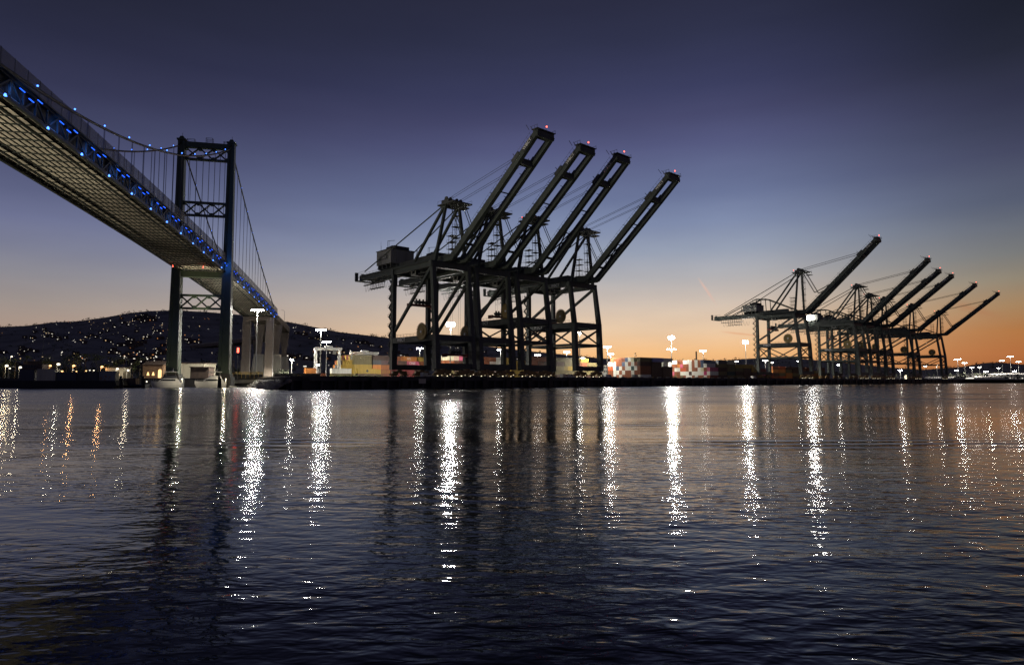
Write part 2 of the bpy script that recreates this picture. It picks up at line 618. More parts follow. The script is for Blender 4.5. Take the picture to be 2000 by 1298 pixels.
rt = MB()
px = -60.0
while px < 2060:
    px += rnd.uniform(1.5, 9)
    p = hill_pt(px, rnd.uniform(0.97, 1.0))
    hgt = rnd.choice([4, 5, 6, 7, 9, 12]) * (0.8 if px > 1000 else 1)
    wd_ = hgt * rnd.uniform(0.7, 1.9)
    leaf_cloud(rt, p + Vector((0, 0, hgt * 0.35)), wd_ * 0.6, 4, hgt * 0.6, 22, hgt * 0.22, rnd)
for _ in range(900):
    px = rnd.uniform(-60, 2060)
    p = hill_pt(px, rnd.uniform(0.0, 0.95))
    leaf_cloud(rt, p + Vector((0, 0, 3)), rnd.uniform(4, 9), 5, 4, 9, 2.2, rnd)
tag(rt.build('hillside_trees', M['tree']), 'dark tree cover along the ridge and slopes of the hill', 'trees', kind='stuff')

# ------------------------------------------------------------------ quay wall and revetment
qw = empty('quay_wall', quay(0, 36, 0), ROT_Q)        # local x to the water, y along the quay
tag(qw, 'long dark concrete quay wall under the container cranes', 'quay')
MB().box(-6, 0, -62, 1250, 2.9, QZ + 0.06).build('cap_beam', M['concrete_dark'], qw)
MB().box(-7, -1.6, -61.8, 1249, -4, 2.9).build('wall_face', M['black'], qw)
MB().box(-0.5, 0.12, -62.1, 1250, QZ + 0.06, QZ + 0.36).build('kerb', M['concrete_dark'], qw)
fender = MB()
fender.box(-0.1, 0.55, -1.0, 1.0, 0.4, 3.9).box(0.55, 0.75, -1.25, 1.25, 0.2, 3.6)
fme = fender.mesh('fender', M['black'])
for i in range(60):
    link('fender', fme, qw, (0.05, -56 + i * 13.0, 0))
pile = MB().tube((0, 0, -3), (0, 0, 2.9), 0.45, 8)
pme = pile.mesh('pile', M['concrete_dark'])
for i in range(110):
    link('pile', pme, qw, (-0.8, -60 + i * 5.2, 0))
bo = MB().tube((0, 0, 0), (0, 0, 0.5), 0.22, 8).tube((0, 0, 0.5), (0, 0, 0.75), 0.36, 8, 0.3)
bme = bo.mesh('bollard', M['yellow'])
BOLL = 'one two three four five six seven eight nine ten eleven twelve thirteen fourteen fifteen sixteen'.split()
for i in range(16):
    o = link('bollard', bme, None, quay(-58 + i * 20, 35.0, QZ + 0.06))
    tag(o, 'yellow mooring bollard, number %s from the quay corner' % BOLL[i], 'bollard', 'bollards along the quay edge')

# concrete sign panel on the quay face
MB().box(0.12, 0.3, -1.6, 1.6, 1.9, 3.7).build('notice_board', M['pale_wall'], qw, (0.0, -9, 0))

rv = MB()
A0, A1 = Vector((-123, 312, 0)), Vector((q_corner.x, q_corner.y, 0))
dAB = (A1 - A0)
nrm = Vector((-dAB.y, dAB.x, 0)).normalized()
if nrm.y > 0:
    nrm = -nrm
for _ in range(1100):
    t = rnd.random()
    s_ = rnd.random()
    p = A0 + dAB * t + nrm * (s_ * 6 - 0.5)
    z = QZ * 0.8 * (1 - s_) - 0.25
    r_ = rnd.uniform(0.5, 1.2)
    m0 = len(rv.v)
    rv.ball((p.x, p.y, z), r_, 6, 4, (rnd.uniform(0.8, 1.3), rnd.uniform(0.8, 1.3), rnd.uniform(0.6, 0.9)))
    for k in range(m0, len(rv.v)):
        v = Vector(rv.v[k])
        rv.v[k] = tuple(v + Vector((rnd.uniform(-.16, .16), rnd.uniform(-.16, .16), rnd.uniform(-.12, .12))) * r_ * 1.6)
tag(rv.build('rock_revetment', M['rock']), 'grey boulder slope between the bridge pier and the quay', 'rocks', kind='stuff')
bank = MB()
bank.add([(A0.x, A0.y, QZ - .1), (A1.x, A1.y, QZ - .1), (A1.x + nrm.x * 6, A1.y + nrm.y * 6, -1.0), (A0.x + nrm.x * 6, A0.y + nrm.y * 6, -1.0)], [(0, 1, 2, 3)])
bank.add([(-4000, 312, QZ - .1), (-121, 312, QZ - .1), (-121, 309, -1.0), (-4000, 309, -1.0)], [(0, 1, 2, 3)])
tag(bank.build('shore_bank', M['concrete_dark']), 'dark sloping shore bank at the water edge', kind='structure')
MBl = MB()
dd = dAB.normalized()
MBl.beam(A0 + Vector((0, 0, QZ + .1)), A1 + Vector((0, 0, QZ + .1)), 1.6, 0.5)
tag(MBl.build('concrete_ledge', M['concrete']), 'pale concrete ledge along the top of the boulder slope', 'ledge')

# ------------------------------------------------------------------ suspension bridge
AL = R(12.5)
BW = 20.8
R0 = Vector((-130.3, 290.0, 0))
NX = Vector((math.cos(AL), math.sin(AL), 0))
BR = empty('suspension_bridge', R0 - NX * BW / 2, AL)
tag(BR, 'green suspension bridge with blue lights on its deck and cables', 'bridge')


def zb(s):
    return 54.1 - 9.0e-5 * (s + 140) ** 2


def zc(s):
    if s <= 0:
        return 56.5 + 0.00104 * (s + 228) ** 2
    return 110.5 - 0.5 * s + 0.0007 * s * s


# tower
TW = empty('tower', (0, 0, 0))
TW.parent = BR


def leg_mesh(sx):
    m = MB()
    levels = [(3.0, 5.2, 5.4), (8.0, 4.9, 5.0), (30, 4.3, 4.4), (54, 3.8, 4.0), (80, 3.3, 3.7), (112.3, 2.9, 3.4)]
    prev = None
    for z, w, d in levels:
        a, b, c_, e = w / 2, d / 2, w / 2 * 0.45, 0.32
        ring = [(-a, -b), (-c_, -b), (-c_, -b + e), (c_, -b + e), (c_, -b), (a, -b), (a, b), (c_, b), (c_, b - e), (-c_, b - e), (-c_, b), (-a, b)]
        cur = [(sx * 10.6 + x, y, z) for x, y in ring]
        o = len(m.v)
        m.v += cur
        if prev is not None:
            n_ = len(ring)
            for i in range(n_):
                m.f.append((prev + i, prev + (i + 1) % n_, o + (i + 1) % n_, o + i))
        prev = o
    m.f.append(tuple(range(prev, prev + 12)))
    m.box(sx * 10.6 - 1.9, sx * 10.6 + 1.9, -2.1, 2.1, 112.3, 112.9)
    m.hexa([(sx * 10.6 - 1.2, -1.6, 112.9), (sx * 10.6 + 1.2, -1.6, 112.9), (sx * 10.6 + 1.2, 1.6, 112.9), (sx * 10.6 - 1.2, 1.6, 112.9),
            (sx * 10.6 - .6, -1.0, 114.3), (sx * 10.6 + .6, -1.0, 114.3), (sx * 10.6 + .6, 1.0, 114.3), (sx * 10.6 - .6, 1.0, 114.3)])
    m.tube((sx * 10.6, 0, 114.3), (sx * 10.6, 0, 116), 0.08)
    return m


for sx in (-1, 1):
    leg_mesh(sx).build('leg', M['bridge'], TW)
MB().box(-9.2, 9.2, -1.2, 1.2, 109.4, 111.9).build('top_strut', M['bridge'], TW)
MB().box(-9.0, 9.0, -1.4, 1.4, 49.6, 52.2).build('deck_strut', M['bridge'], TW)


def lattice(z0, z1, top_chord=True):
    if top_chord:
        MB().box(-9, 9, -.8, .8, z1 - .9, z1).build('chord', M['bridge'], TW)
    MB().box(-9, 9, -.8, .8, z0, z0 + .9).build('chord', M['bridge'], TW)
    a, b = z0 + .6, z1 - .6
    for i in range(3):
        x0, x1 = -8.9 + i * 5.93, -8.9 + (i + 1) * 5.93
        for yy in (-.35, .35):
            zz0, zz1 = (a, b) if yy < 0 else (b, a)
            MB().beam((x0, yy, zz0), (x1, yy, zz1), .6, .72, hint=(0, 1, 0)).build('diagonal', M['bridge'], TW)
    for i in range(4):
        x = -8.9 + i * 5.93
        MB().prism([(x - 1.0, z0 + .9), (x + 1.0, z0 + .9), (x + .45, z0 + 1.7), (x - .45, z0 + 1.7)], 'y', -.75, .75).build('gusset', M['bridge'], TW)
        MB().prism([(x - 1.0, z1 - .9), (x + 1.0, z1 - .9), (x + .45, z1 - 1.7), (x - .45, z1 - 1.7)], 'y', -.75, .75).build('gusset', M['bridge'], TW)


lattice(103.6, 109.9, False)
lattice(77.6, 84.4)
lattice(35.0, 41.8)
for sx in (-1, 1):
    MB().box(sx * 10.6 - 3.6, sx * 10.6 + 3.6, -4.2, 4.2, -3, 4.6).box(sx * 10.6 - 3.0, sx * 10.6 + 3.0, -3.4, 3.4, 4.6, 6.0).build('pier_block', M['concrete_dark'], TW)
    MB().tube((sx * 10.6 + 2.3, -2.9, 8), (sx * 10.6 + 1.8, -2.2, 52), .12).build('service_pipe', M['grey'], TW)
# roof cages on the tower
for x0, x1, h_ in ((-8.4, -5.2, 1.3), (-.4, 2.4, 2.3), (7.2, 8.8, 1.2)):
    cg = MB()
    for x in (x0, x1):
        for y in (-.9, .9):
            cg.tube((x, y, 111.9), (x, y, 111.9 + h_), .09, 5)
    for x in (x0, x1):
        cg.tube((x, -.9, 111.9 + h_), (x, .9, 111.9 + h_), .09, 5)
    for z in (.5, 1.0):
        for y in (-.9, .9):
            cg.tube((x0, y, 111.9 + h_ * z), (x1, y, 111.9 + h_ * z), .09, 5)
    cg.build('roof_cage', M['bridge_dark'], TW)

# deck
DK = empty('deck', (0, 0, 0))
DK.parent = BR
S0, S1, ST = -420.0, 166.0, 4.6
ns = int((S1 - S0) / ST)
TRD = 4.5


def ribbon(x0, x1, zlo, zhi, s0, s1, step):
    """a slab that follows the deck profile"""
    m = MB()
    k = max(1, int(round((s1 - s0) / step)))
    for i in range(k + 1):
        s = s0 + (s1 - s0) * i / k
        z = zb(s)
        m.v += [(x0, s, z + zlo), (x1, s, z + zlo), (x1, s, z + zhi), (x0, s, z + zhi)]
        if i:
            a, b = (i - 1) * 4, i * 4
            m.f += [(a, a + 1, b + 1, b), (a + 1, a + 2, b + 2, b + 1), (a + 2, a + 3, b + 3, b + 2), (a + 3, a, b, b + 3)]
    m.f += [(0, 3, 2, 1), (k * 4, k * 4 + 1, k * 4 + 2, k * 4 + 3)]
    return m


ribbon(-9.6, 9.6, .62, 1.0, S0, S1, ST).build('slab', M['slab'], DK)
fb = MB().box(-9.3, 9.3, -.15, .15, 0.40, .63)
fbm = fb.mesh('floor_beam', M['bridge_dark'])
for i in range(ns + 1):
    s = S0 + i * ST
    if abs(s) < 1.2:
        continue
    link('floor_beam', fbm, DK, (0, s, zb(s)))
for i in range(13):
    x = -8.7 + i * 1.45
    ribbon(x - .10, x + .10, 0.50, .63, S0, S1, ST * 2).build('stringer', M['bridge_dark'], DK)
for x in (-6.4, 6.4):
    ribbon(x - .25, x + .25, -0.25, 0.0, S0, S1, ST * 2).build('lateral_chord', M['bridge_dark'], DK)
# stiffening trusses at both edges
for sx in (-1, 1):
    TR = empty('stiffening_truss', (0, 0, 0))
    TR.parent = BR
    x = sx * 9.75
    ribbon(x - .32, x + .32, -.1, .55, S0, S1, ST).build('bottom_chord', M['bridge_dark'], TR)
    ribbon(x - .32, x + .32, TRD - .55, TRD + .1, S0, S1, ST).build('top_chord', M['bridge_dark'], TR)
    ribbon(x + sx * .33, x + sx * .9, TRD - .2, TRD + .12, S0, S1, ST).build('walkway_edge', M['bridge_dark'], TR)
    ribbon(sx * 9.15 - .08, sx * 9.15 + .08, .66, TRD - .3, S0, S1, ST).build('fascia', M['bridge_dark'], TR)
    vm = MB().box(-.17, .17, -.2, .2, .5, TRD - .5).mesh('vertical', M['bridge_dark'])
    for i in range(0, ns + 1):
        s = S0 + i * ST
        link('vertical', vm, TR, (x, s, zb(s)))
        if i < ns:
            s2 = s + ST
            a, b = (.5, TRD - .5) if i % 2 else (TRD - .5, .5)
            MB().beam((0, 0, a), (0, ST, b + zb(s2) - zb(s)), .3, .34).build('diagonal', M['bridge_dark'], TR, (x, s, zb(s)))
    # screen fence above the walkway
    FN = empty('screen_fence', (0, 0, 0))
    FN.parent = BR
    xf = sx * 10.35
    for i in range(ns):
        s, s2 = S0 + i * ST, S0 + (i + 1) * ST
        z0, z1 = zb(s) + TRD + .1, zb(s2) + TRD + .1
        MB().hexa([(xf - .03, s + .06, z0), (xf + .03, s + .06, z0), (xf + .03, s2 - .06, z1), (xf - .03, s2 - .06, z1),
                   (xf - .03, s + .06, z0 + 3.3), (xf + .03, s + .06, z0 + 3.3), (xf + .03, s2 - .06, z1 + 3.3), (xf - .03, s2 - .06, z1 + 3.3)]).build('mesh_panel', M['fence'], FN)
        MB().tube((xf, s, z0), (xf, s, z0 + 3.4), .06, 5).build('post', M['bridge_dark'], FN)
    # main cable and hangers
    CB = empty('main_cable', (0, 0, 0))
    CB.parent = BR
    xc = sx * 10.55
    pts = [(xc, s, zc(s)) for s in [S0 + i * 6 for i in range(71)] if s < 0] + [(xc, 0, 112.4)] + [(xc, s, zc(s)) for s in range(6, 147, 6)]
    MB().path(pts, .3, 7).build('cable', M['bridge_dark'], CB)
    i = 0
    s = S0 + 3
    while s < 140:
        z0, z1 = zb(s) + TRD - .3, zc(s)
        if z1 - z0 > 1.2 and abs(s) > 4:
            MB().tube((xc, s - .25, z0), (xc, s - .25, z1), .055, 4).tube((xc, s + .25, z0), (xc, s + .25, z1), .055, 4).build('hanger', M['rope'], CB)
        s += 9.2
    # cable lamps
    lm = MB().ball((0, 0, .75), .2, 6, 4).mesh('cable_lamp', M['blue_w'])
    s = -13.0
    while s > -330:
        link('cable_lamp', lm, CB, (xc, s, zc(s)))
        s -= 16
    for s in (8, 25, 42, 59, 76, 93, 110, 127):
        link('cable_lamp', lm, CB, (xc, s, zc(s)))

# deck lamps with blue wash on the near truss
lb = MB().hexa([(-.18, -.26, -.16), (.18, -.26, -.16), (.18, .26, -.16), (-.18, .26, -.16), (-.1, -.12, .3), (.1, -.12, .3), (.1, .12, .3), (-.1, .12, .3)])
lbm = lb.mesh('edge_lamp', M['blue_w'])
bar = MB().box(-.07, .07, -.9, .9, -.07, .07).mesh('wash_light', M['blue'])
LT = empty('edge_lighting', (0, 0, 0))
LT.parent = BR
s = -12.0
stations = []
while s > -330:
    stations.append(s)
    s -= 15.6
stations += [8 + 15.6 * i for i in range(10)]
for s in [q + 7.8 for q in stations]:
    link('wash_light', bar, LT, (10.95, s, zb(s) + TRD * .5))
    link('wash_light', bar, LT, (10.95, s + 3.2, zb(s + 3.2) + TRD * .75))
for s in stations:
    o = link('edge_lamp', lbm, LT, (10.5, s, zb(s) - .15))
    bl = link('wash_light', bar, LT, (10.95, s + 4.5, zb(s + 4.5) + TRD * .62))
    ld = bpy.data.lights.new('blue_wash', 'SPOT')
    ld.energy = 3200
    ld.color = (0.06, 0.22, 1.0)
    ld.spot_size = R(64)
    ld.spot_blend = 1.0
    ld.shadow_soft_size = 0.15
    lo = bpy.data.objects.new('blue_wash', ld)
    col.objects.link(lo)
    lo.parent = LT
    lo.location = (11.3, s + .2, zb(s) + 1.4)
    lo.rotation_euler = Vector((-.75, 3.2, .55)).to_track_quat('-Z', 'Y').to_euler()
# red navigation lamps under the deck by the tower
rlm = MB().tube((0, 0, 0), (0, 0, -.6), .08, 6).ball((0, 0, -.75), .22, 6, 4).mesh('navigation_lamp', M['red'])
for x, s in ((-8.6, -14), (3.5, -14)):
    link('navigation_lamp', rlm, LT, (x, s, zb(s) - .1))

# approach: bents, anchor piers and viaduct beyond the side span
AP = empty('approach_viaduct', (0, 0, 0))
AP.parent = BR


def zv(s):
    return zb(166) - 0.045 * (s - 166)


vs = [(166 + 12 * i) for i in range(20)]


def vx(s):
    return 0.0 if s < 230 else -((s - 230) ** 2) * 0.0035


vm_ = MB()
for i, s in enumerate(vs):
    z = zv(s)
    c = vx(s)
    vm_.v += [(c - 9.8, s, z + .6), (c + 9.8, s, z + .6), (c + 10.2, s, z + 3.4), (c - 10.2, s, z + 3.4)]
    if i:
        a, b = (i - 1) * 4, i * 4
        vm_.f += [(a, a + 1, b + 1, b), (a + 1, a + 2, b + 2, b + 1), (a + 2, a + 3, b + 3, b + 2), (a + 3, a, b, b + 3)]
vm_.build('viaduct_deck', M['concrete_brown'], AP)
rl_ = MB()
for i in range(len(vs) - 1):
    for sx in (-1, 1):
        rl_.beam((vx(vs[i]) + sx * 10, vs[i], zv(vs[i]) + 3.8), (vx(vs[i + 1]) + sx * 10, vs[i + 1], zv(vs[i + 1]) + 3.8), .35, .9)
rl_.build('parapet', M['concrete'], AP)
for x in (-7.4, 7.4):
    MB().beam((x, 152, QZ - 1), (x, 152, zb(152) - .3), 5.2, 5.6, 4.6, 5.0, hint=(0, 1, 0)).build('bent_column', M['concrete_brown'], AP)
    MB().tube((x + 2.9, 149, QZ), (x + 2.5, 149.3, zb(152) - 2), .16).build('drain_pipe', M['grey'], AP)
MB().box(-9.5, 9.5, 149, 155, zb(152) - 2.6, zb(152) - .15).build('bent_cap', M['concrete_brown'], AP)
for k, s in enumerate((196, 250, 304, 350)):
    for x in (-6.2, 6.2):
        c = vx(s)
        MB().hexa([(c + x - 5.0, s - 5, QZ - 1), (c + x + 5.0, s - 5, QZ - 1), (c + x + 5.0, s + 5, QZ - 1), (c + x - 5.0, s + 5, QZ - 1),
                   (c + x - 3.0, s - 3.4, 21), (c + x + 3.0, s - 3.4, 21), (c + x + 3.0, s + 3.4, 21), (c + x - 3.0, s + 3.4, 21)]).build('pedestal', M['concrete'], AP)
        MB().box(c + x - 3.3, c + x + 3.3, s - 3.7, s + 3.7, 21, 22.6).build('pedestal_cap', M['concrete'], AP)
        MB().hexa([(c + x - 1.3, s - 1.6, 22.6), (c + x + 1.3, s - 1.6, 22.6), (c + x + 1.3, s + 1.6, 22.6), (c + x - 1.3, s + 1.6, 22.6),
                   (c + x - 3.6, s - 2, zv(s) + .6), (c + x + 3.6, s - 2, zv(s) + .6), (c + x + 3.6, s + 2, zv(s) + .6), (c + x - 3.6, s + 2, zv(s) + .6)]).build('flared_column', M['concrete_brown'], AP)
lp = MB().tube((10, 205, zv(205) + 3), (10, 205, zv(205) + 12), .12).path([(10, 205, zv(205) + 12), (9.2, 205, zv(205) + 13), (7.5, 205, zv(205) + 13.2)], .1)
lp.build('lamp_standard', M['grey'], AP)

# floodlights on the near shore (out of the picture, to the left) that light the deck underside
for lx, ly, e, tgt, sz in ((-178, 62, 6.5e5, (-97, 118, 54), 56), (-196, 128, 2.4e5, (-112, 190, 53), 48)):
    ld = bpy.data.lights.new('near_shore_floodlight', 'SPOT')
    ld.energy = e
    ld.color = (1.0, 0.90, 0.72)
    ld.spot_size = R(sz)
    ld.spot_blend = 0.8
    ld.shadow_soft_size = 1.0
    lo = bpy.data.objects.new('near_shore_floodlight', ld)
    col.objects.link(lo)
    lo.location = (lx, ly, 7)
    lo.rotation_euler = (Vector(tgt) - Vector(lo.location)).to_track_quat('-Z', 'Y').to_euler()
# pier floodlight that makes the pale stripe on the deck beside the tower
ld = bpy.data.lights.new('pier_floodlight', 'SPOT')
ld.energy = 7e4
ld.color = (1.0, 0.88, 0.66)
ld.spot_size = R(26)
ld.spot_blend = 0.5
ld.shadow_soft_size = 0.3
lo = bpy.data.objects.new('pier_floodlight', ld)
col.objects.link(lo)
lo.parent = BR
lo.location = (0, -8, 9)
lo.rotation_euler = Vector((0, 5.0, 43)).to_track_quat('-Z', 'Y').to_euler()

# ------------------------------------------------------------------ container cranes
G_, V_ = 33.0, 18.3
GV = (5.55, 12.75)          # the two trolley girders


def make_crane(kind):
    low = kind == 'low'
    hog = kind in ('tall', 'mid')
    apex = {'low': 72.5, 'high': 73.5, 'tall': 81.5, 'mid': 76.0}[kind]
    tip = {'low': (85.3, 86.5), 'high': (84.0, 89.0), 'tall': (86, 97.5), 'mid': (86, 91.5)}[kind]
    gz0, gz1 = (47.6, 50.3) if not hog else (49.2, 51.8)
    pz0, pz1 = (14.9, 17.3) if low else (24.6, 27.2)
    root = empty('container_crane', (0, 0, 0))
    C, D = M['crane'], M['crane_dark']
    # legs
    for v in (0, V_):
        if low:
            m = MB()
            m.hexa([(-1.1, v - 1.2, 3.4), (1.1, v - 1.2, 3.4), (1.1, v + 1.2, 3.4), (-1.1, v + 1.2, 3.4),
                    (-.95, v - (1.0 if v == 0 else 2.0), pz0), (.95, v - (1.0 if v == 0 else 2.0), pz0), (.95, v + (2.0 if v == 0 else 1.0), pz0), (-.95, v + (2.0 if v == 0 else 1.0), pz0)])
            m.box(-.9, .9, v - .9, v + .9, pz0, gz0 - .5)
        else:
            m = MB().beam((0, v, 3.4), (0, v, gz0 - .5), 2.0, 2.0, 1.75, 1.75)
        m.build('leg', C, root)
        m = MB().beam((G_, v, 3.4), (G_ - .9, v, pz1), 2.5, 2.3, 2.2, 2.0).beam((G_ - .9, v, pz1), (G_ - 3.6, v, gz0 - .5), 2.1, 1.9, 1.8, 1.7)
        m.build('leg', C, root)
    # sills along the rails, portal ring
    for u in (0, G_):
        MB().box(u - .85, u + .85, -1.0, V_ + 1.0, 3.5, 5.7).build('sill_beam', C, root)
        MB().box(u - .75 - (.7 if u else 0), u + .75 - (.7 if u else 0), 1.0, V_ - 1.0, pz0 + .02, pz1 - .02).build('portal_beam', C, root)
    for v in (0, V_):
        MB().box(.9, G_ - 1.8, v - .8, v + .8, pz0, pz1).build('portal_beam', C, root)
        # railing on the portal beam
        m = MB()
        for i in range(12):
            uu = 2 + i * 2.5
            m.tube((uu, v - .75, pz1), (uu, v - .75, pz1 + 1.1), .05, 4)
        m.tube((1.5, v - .75, pz1 + 1.1), (G_ - 3, v - .75, pz1 + 1.1), .05, 4).tube((1.5, v - .75, pz1 + .55), (G_ - 3, v - .75, pz1 + .55), .04, 4)
        m.build('railing', D, root)
        MB().beam((1.4, v, pz1 + 3), (G_ - 4.3, v, gz0 - 2.4), 1.0, 1.2).build('diagonal_brace', C, root)
        if not low:
            MB().box(.9, G_ - .9, v - .45, v + .45, 15.6, 16.8).build('strut', C, root)
            MB().beam((.9, v, pz0 - .3), (G_ / 2 - .3, v, 16.8), .6, .7).build('knee_brace', C, root)
            MB().beam((G_ - 1.2, v, pz0 - .3), (G_ / 2 + .3, v, 16.8), .6, .7).build('knee_brace', C, root)
    if not low:
        for u in (0, G_ - .4):
            MB().box(u - .45, u + .45, 1, V_ - 1, 15.6, 16.8).build('strut', C, root)
            MB().beam((u - .3, 1, pz0 - .3), (u - .3, V_ - 1, 16.9), .5, .6).build('knee_brace', C, root)
            MB().beam((u + .3, V_ - 1, pz0 - .3), (u + .3, 1, 16.9), .5, .6).build('knee_brace', C, root)
    # top cross beams and girders
    for u in (0, G_ - 3.8):
        MB().box(u - 1.0, u + 1.0, -1.2, V_ + 1.2, gz0 - 2.6, gz0 - .04).build('cross_beam', C, root)
    for v in (0, V_):
        MB().box(1.02, G_ - 4.85, v - .7, v + .7, gz0 - 2.3, gz0 - .2).build('upper_tie_beam', C, root)
        m = MB().box(1.2, G_ - 5, v - 1.5, v - .75, gz0 - .3, gz0 - .2)
        for i in range(11):
            m.tube((1.6 + i * 2.5, v - 1.45, gz0 - .2), (1.6 + i * 2.5, v - 1.45, gz0 + .9), .05, 4)
        m.tube((1.6, v - 1.45, gz0 + .9), (26.6, v - 1.45, gz0 + .9), .05, 4)
        m.build('tie_walkway', D, root)
    m = MB()
    for i in range(15):
        uu = -38 + i * 5.0
        m.box(uu - .18, uu + .18, GV[0] + .76, GV[1] - .76, gz0 + .3, gz0 + .7)
    m.box(-39, 34, 8.4, 9.9, gz0 + .72, gz0 + .9).box(-6, 22, 6.4, 7.6, gz1 + .1, gz1 + 1.9).box(10, 19, 11, 12.6, gz1 + .1, gz1 + 2.6)
    m.build('girder_deck', D, root)
    if kind == 'high':
        MB().box(16.6, 23.6, -.8, -.71, gz0 - 2.2, gz0 - .35).build('name_board', M['plate'], root)
        lettering('WBCT', 1.9, M['letter'], root, (20.1, -.83, gz0 - 1.27), (R(90), 0, 0))
    MB().box(-37, -35.6, GV[0] - .6, GV[1] + .6, gz0 + .2, gz0 + 1.6).build('cross_beam', C, root)
    for v in GV:
        MB().box(-40, 36, v - .75, v + .75, gz0, gz1).build('girder', C, root)
        sgn = -1 if v == GV[0] else 1
        m = MB().box(-40.5, 36, v + sgn * .8 - .5, v + sgn * .8 + .5 + .6 * sgn, gz1 - 1.0, gz1 - .85) if sgn < 0 else MB().box(-40.5, 36, v + .78, v + 2.1, gz1 - 1.0, gz1 - .85)
        for i in range(26):
            uu = -40 + i * 3
            m.tube((uu, v + sgn * 1.9, gz1 - .9), (uu, v + sgn * 1.9, gz1 + .3), .05, 4)
        m.tube((-40, v + sgn * 1.9, gz1 + .3), (35, v + sgn * 1.9, gz1 + .3), .05, 4)
        m.build('walkway', D, root)
    # end platform at the back reach
    m = MB().box(-42, -39, GV[0] - 2, GV[1] + 2, gz0 - .2, gz0 + .1)
    for uu, vv, hh in ((-41.5, 4, 4.2), (-38.8, 6, 3.4), (-41, 13, 3.0)):
        m.box(uu - .5, uu + .5, vv - .7, vv + .7, gz0 + .1, gz0 + hh)
    m.tube((-41.8, 3.3, gz1 + 1), (-33, 3.3, gz1 + 1.2), .06, 4)
    m.build('end_platform', D, root)
    # machinery house
    hs = empty('machinery_house', (0, 0, 0))
    hs.parent = root
    hu0, hu1 = (-20.5, -7.8) if not hog else (-13.5, -2.0)
    hz0 = gz1 + 2.0
    hz1 = hz0 + 6.4 if not hog else hz0 + 4.8
    MB().box(hu0, hu1, 3.0, 15.3, hz0, hz1).build('house_wall', M['house'], hs)
    MB().box(hu0 - .3, hu1 + .3, 2.7, 15.6, hz1, hz1 + .35).build('house_roof', D, hs)
    MB().box(hu0 + 5, hu1 - .5, 5, 13, hz1 + .35, hz1 + 1.9).box(hu0 + 7, hu0 + 9, 6, 8, hz1 + 1.9, hz1 + 2.5).build('roof_unit', D, hs)
    m = MB()
    for uu in (hu0 + 8, hu0 + 9.2):
        m.tube((uu, 4, hz1), (uu, 4, hz1 + 4.4), .09, 5)
    m.tube((hu0 + 8, 4, hz1 + 4.4), (hu1 + 1.5, 4, hz1 + 3.6), .1, 5)
    m.tube((hu0 + 2, 4, hz1), (hu0 + 2, 4, hz1 + 5), .05, 4).tube((hu0 + .6, 5, hz1), (hu0 + .6, 5, hz1 + 3.4), .05, 4)
    m.build('roof_davit', D, hs)
    for i in range(4):
        uu = hu0 + 1 + i * (hu1 - hu0 - 2) / 3
        MB().box(uu - .3, uu + .3, 3.4, 15, gz1, hz0).build('house_support', D, hs)
    MB().box(hu0 + 2.6, hu1 - 3.0, 2.86, 2.99, hz0 + 2.2, hz0 + 4.0).build('name_board', M['plate'], hs)
    lettering('WBCT', 1.5, M['letter'], hs, ((hu0 + 2.6 + hu1 - 3.0) / 2, 2.83, hz0 + 3.1), (R(90), 0, 0))
    # apex frame
    ax = 30.5
    for sgn, v in ((-1, 1.2), (1, V_ - 1.2)):
        va = 9.15 + sgn * 3.4
        MB().beam((29.4, v, gz0 - .2), (ax, va, apex - 1.0), 1.25, 1.25, 1.0, 1.0).build('apex_post', C, root)
        vb = GV[0] - .2 if sgn < 0 else GV[1] + .2
        MB().beam((ax - 1, va, apex - 1.2), (7.5, vb, gz1), .95, 1.0).build('apex_back_leg', C, root)
        m = MB().tube((ax - 1.4, va, apex - .8), (-29, 9.15 + sgn * 7.6, gz1 + .3), .27, 6)
        m.build('backstay', C, root)
        if not hog:
            m = MB()
            for k in (0.58, 0.78):
                p = Vector((ax - 1.4, va, apex - .8)).lerp(Vector((-29, 9.15 + sgn * 7.6, gz1 + .3)), k)
                m.tube(p, (p.x - 2.5, p.y, gz1), .1, 5).tube(p, (p.x + 1.2, p.y, gz1), .1, 5)
            m.build('backstay_prop', D, root)
        # folded forestay links in front
        m = MB()
        kn = Vector((42.5, va, apex - 17.5))
        bp_ = Vector((36, va, gz0 + 1)).lerp(Vector((tip[0], va, tip[1])), .37) + Vector((0, 0, 1.6))
        for dv in (-.7, .7):
            m.tube((ax + 3.2, va + dv, apex - .6), kn + Vector((0, dv, 0)), .17, 5).tube(kn + Vector((0, dv, 0)), bp_ + Vector((0, dv, 0)), .17, 5)
        m.build('forestay_link', C, root)
        # hoist ropes from the apex to the boom
        m = MB()
        q_ = Vector((36, 0, gz0 + 1)).lerp(Vector((tip[0], 0, tip[1])), .80)
        for dv in (0, 1.3):
            m.tube((ax + 1, va - sgn * dv, apex + 1.2), (q_.x - 1, 9.15 + sgn * (3.6 - dv), q_.z + 1.6), .085, 4)
        m.build('hoist_rope', M['rope'], root)
    m = MB().box(26.5, 37.5, 4.2, 14.1, apex - 1.1, apex - .6).box(28.5, 33.5, 4.8, 13.5, apex - .6, apex + .9)
    for vv in (5.5, 7.5, 10.8, 12.8):
        m.disc((31, vv, apex + 1.3), (0, 1, 0), 1.15, .4, 12)
    for uu in (26.7, 30, 34, 37.3):
        for vv in (4.3, 14):
            m.tube((uu, vv, apex - .6), (uu, vv, apex + .7), .06, 4)
    for vv in (4.3, 14):
        m.tube((26.7, vv, apex + .7), (37.3, vv, apex + .7), .06, 4)
    m.box(35.5, 39.5, 7.5, 11, apex - 3.6, apex - 3.2)
    m.build('apex_platform', D, root)
    # ladder shaft between the posts
    m = MB()
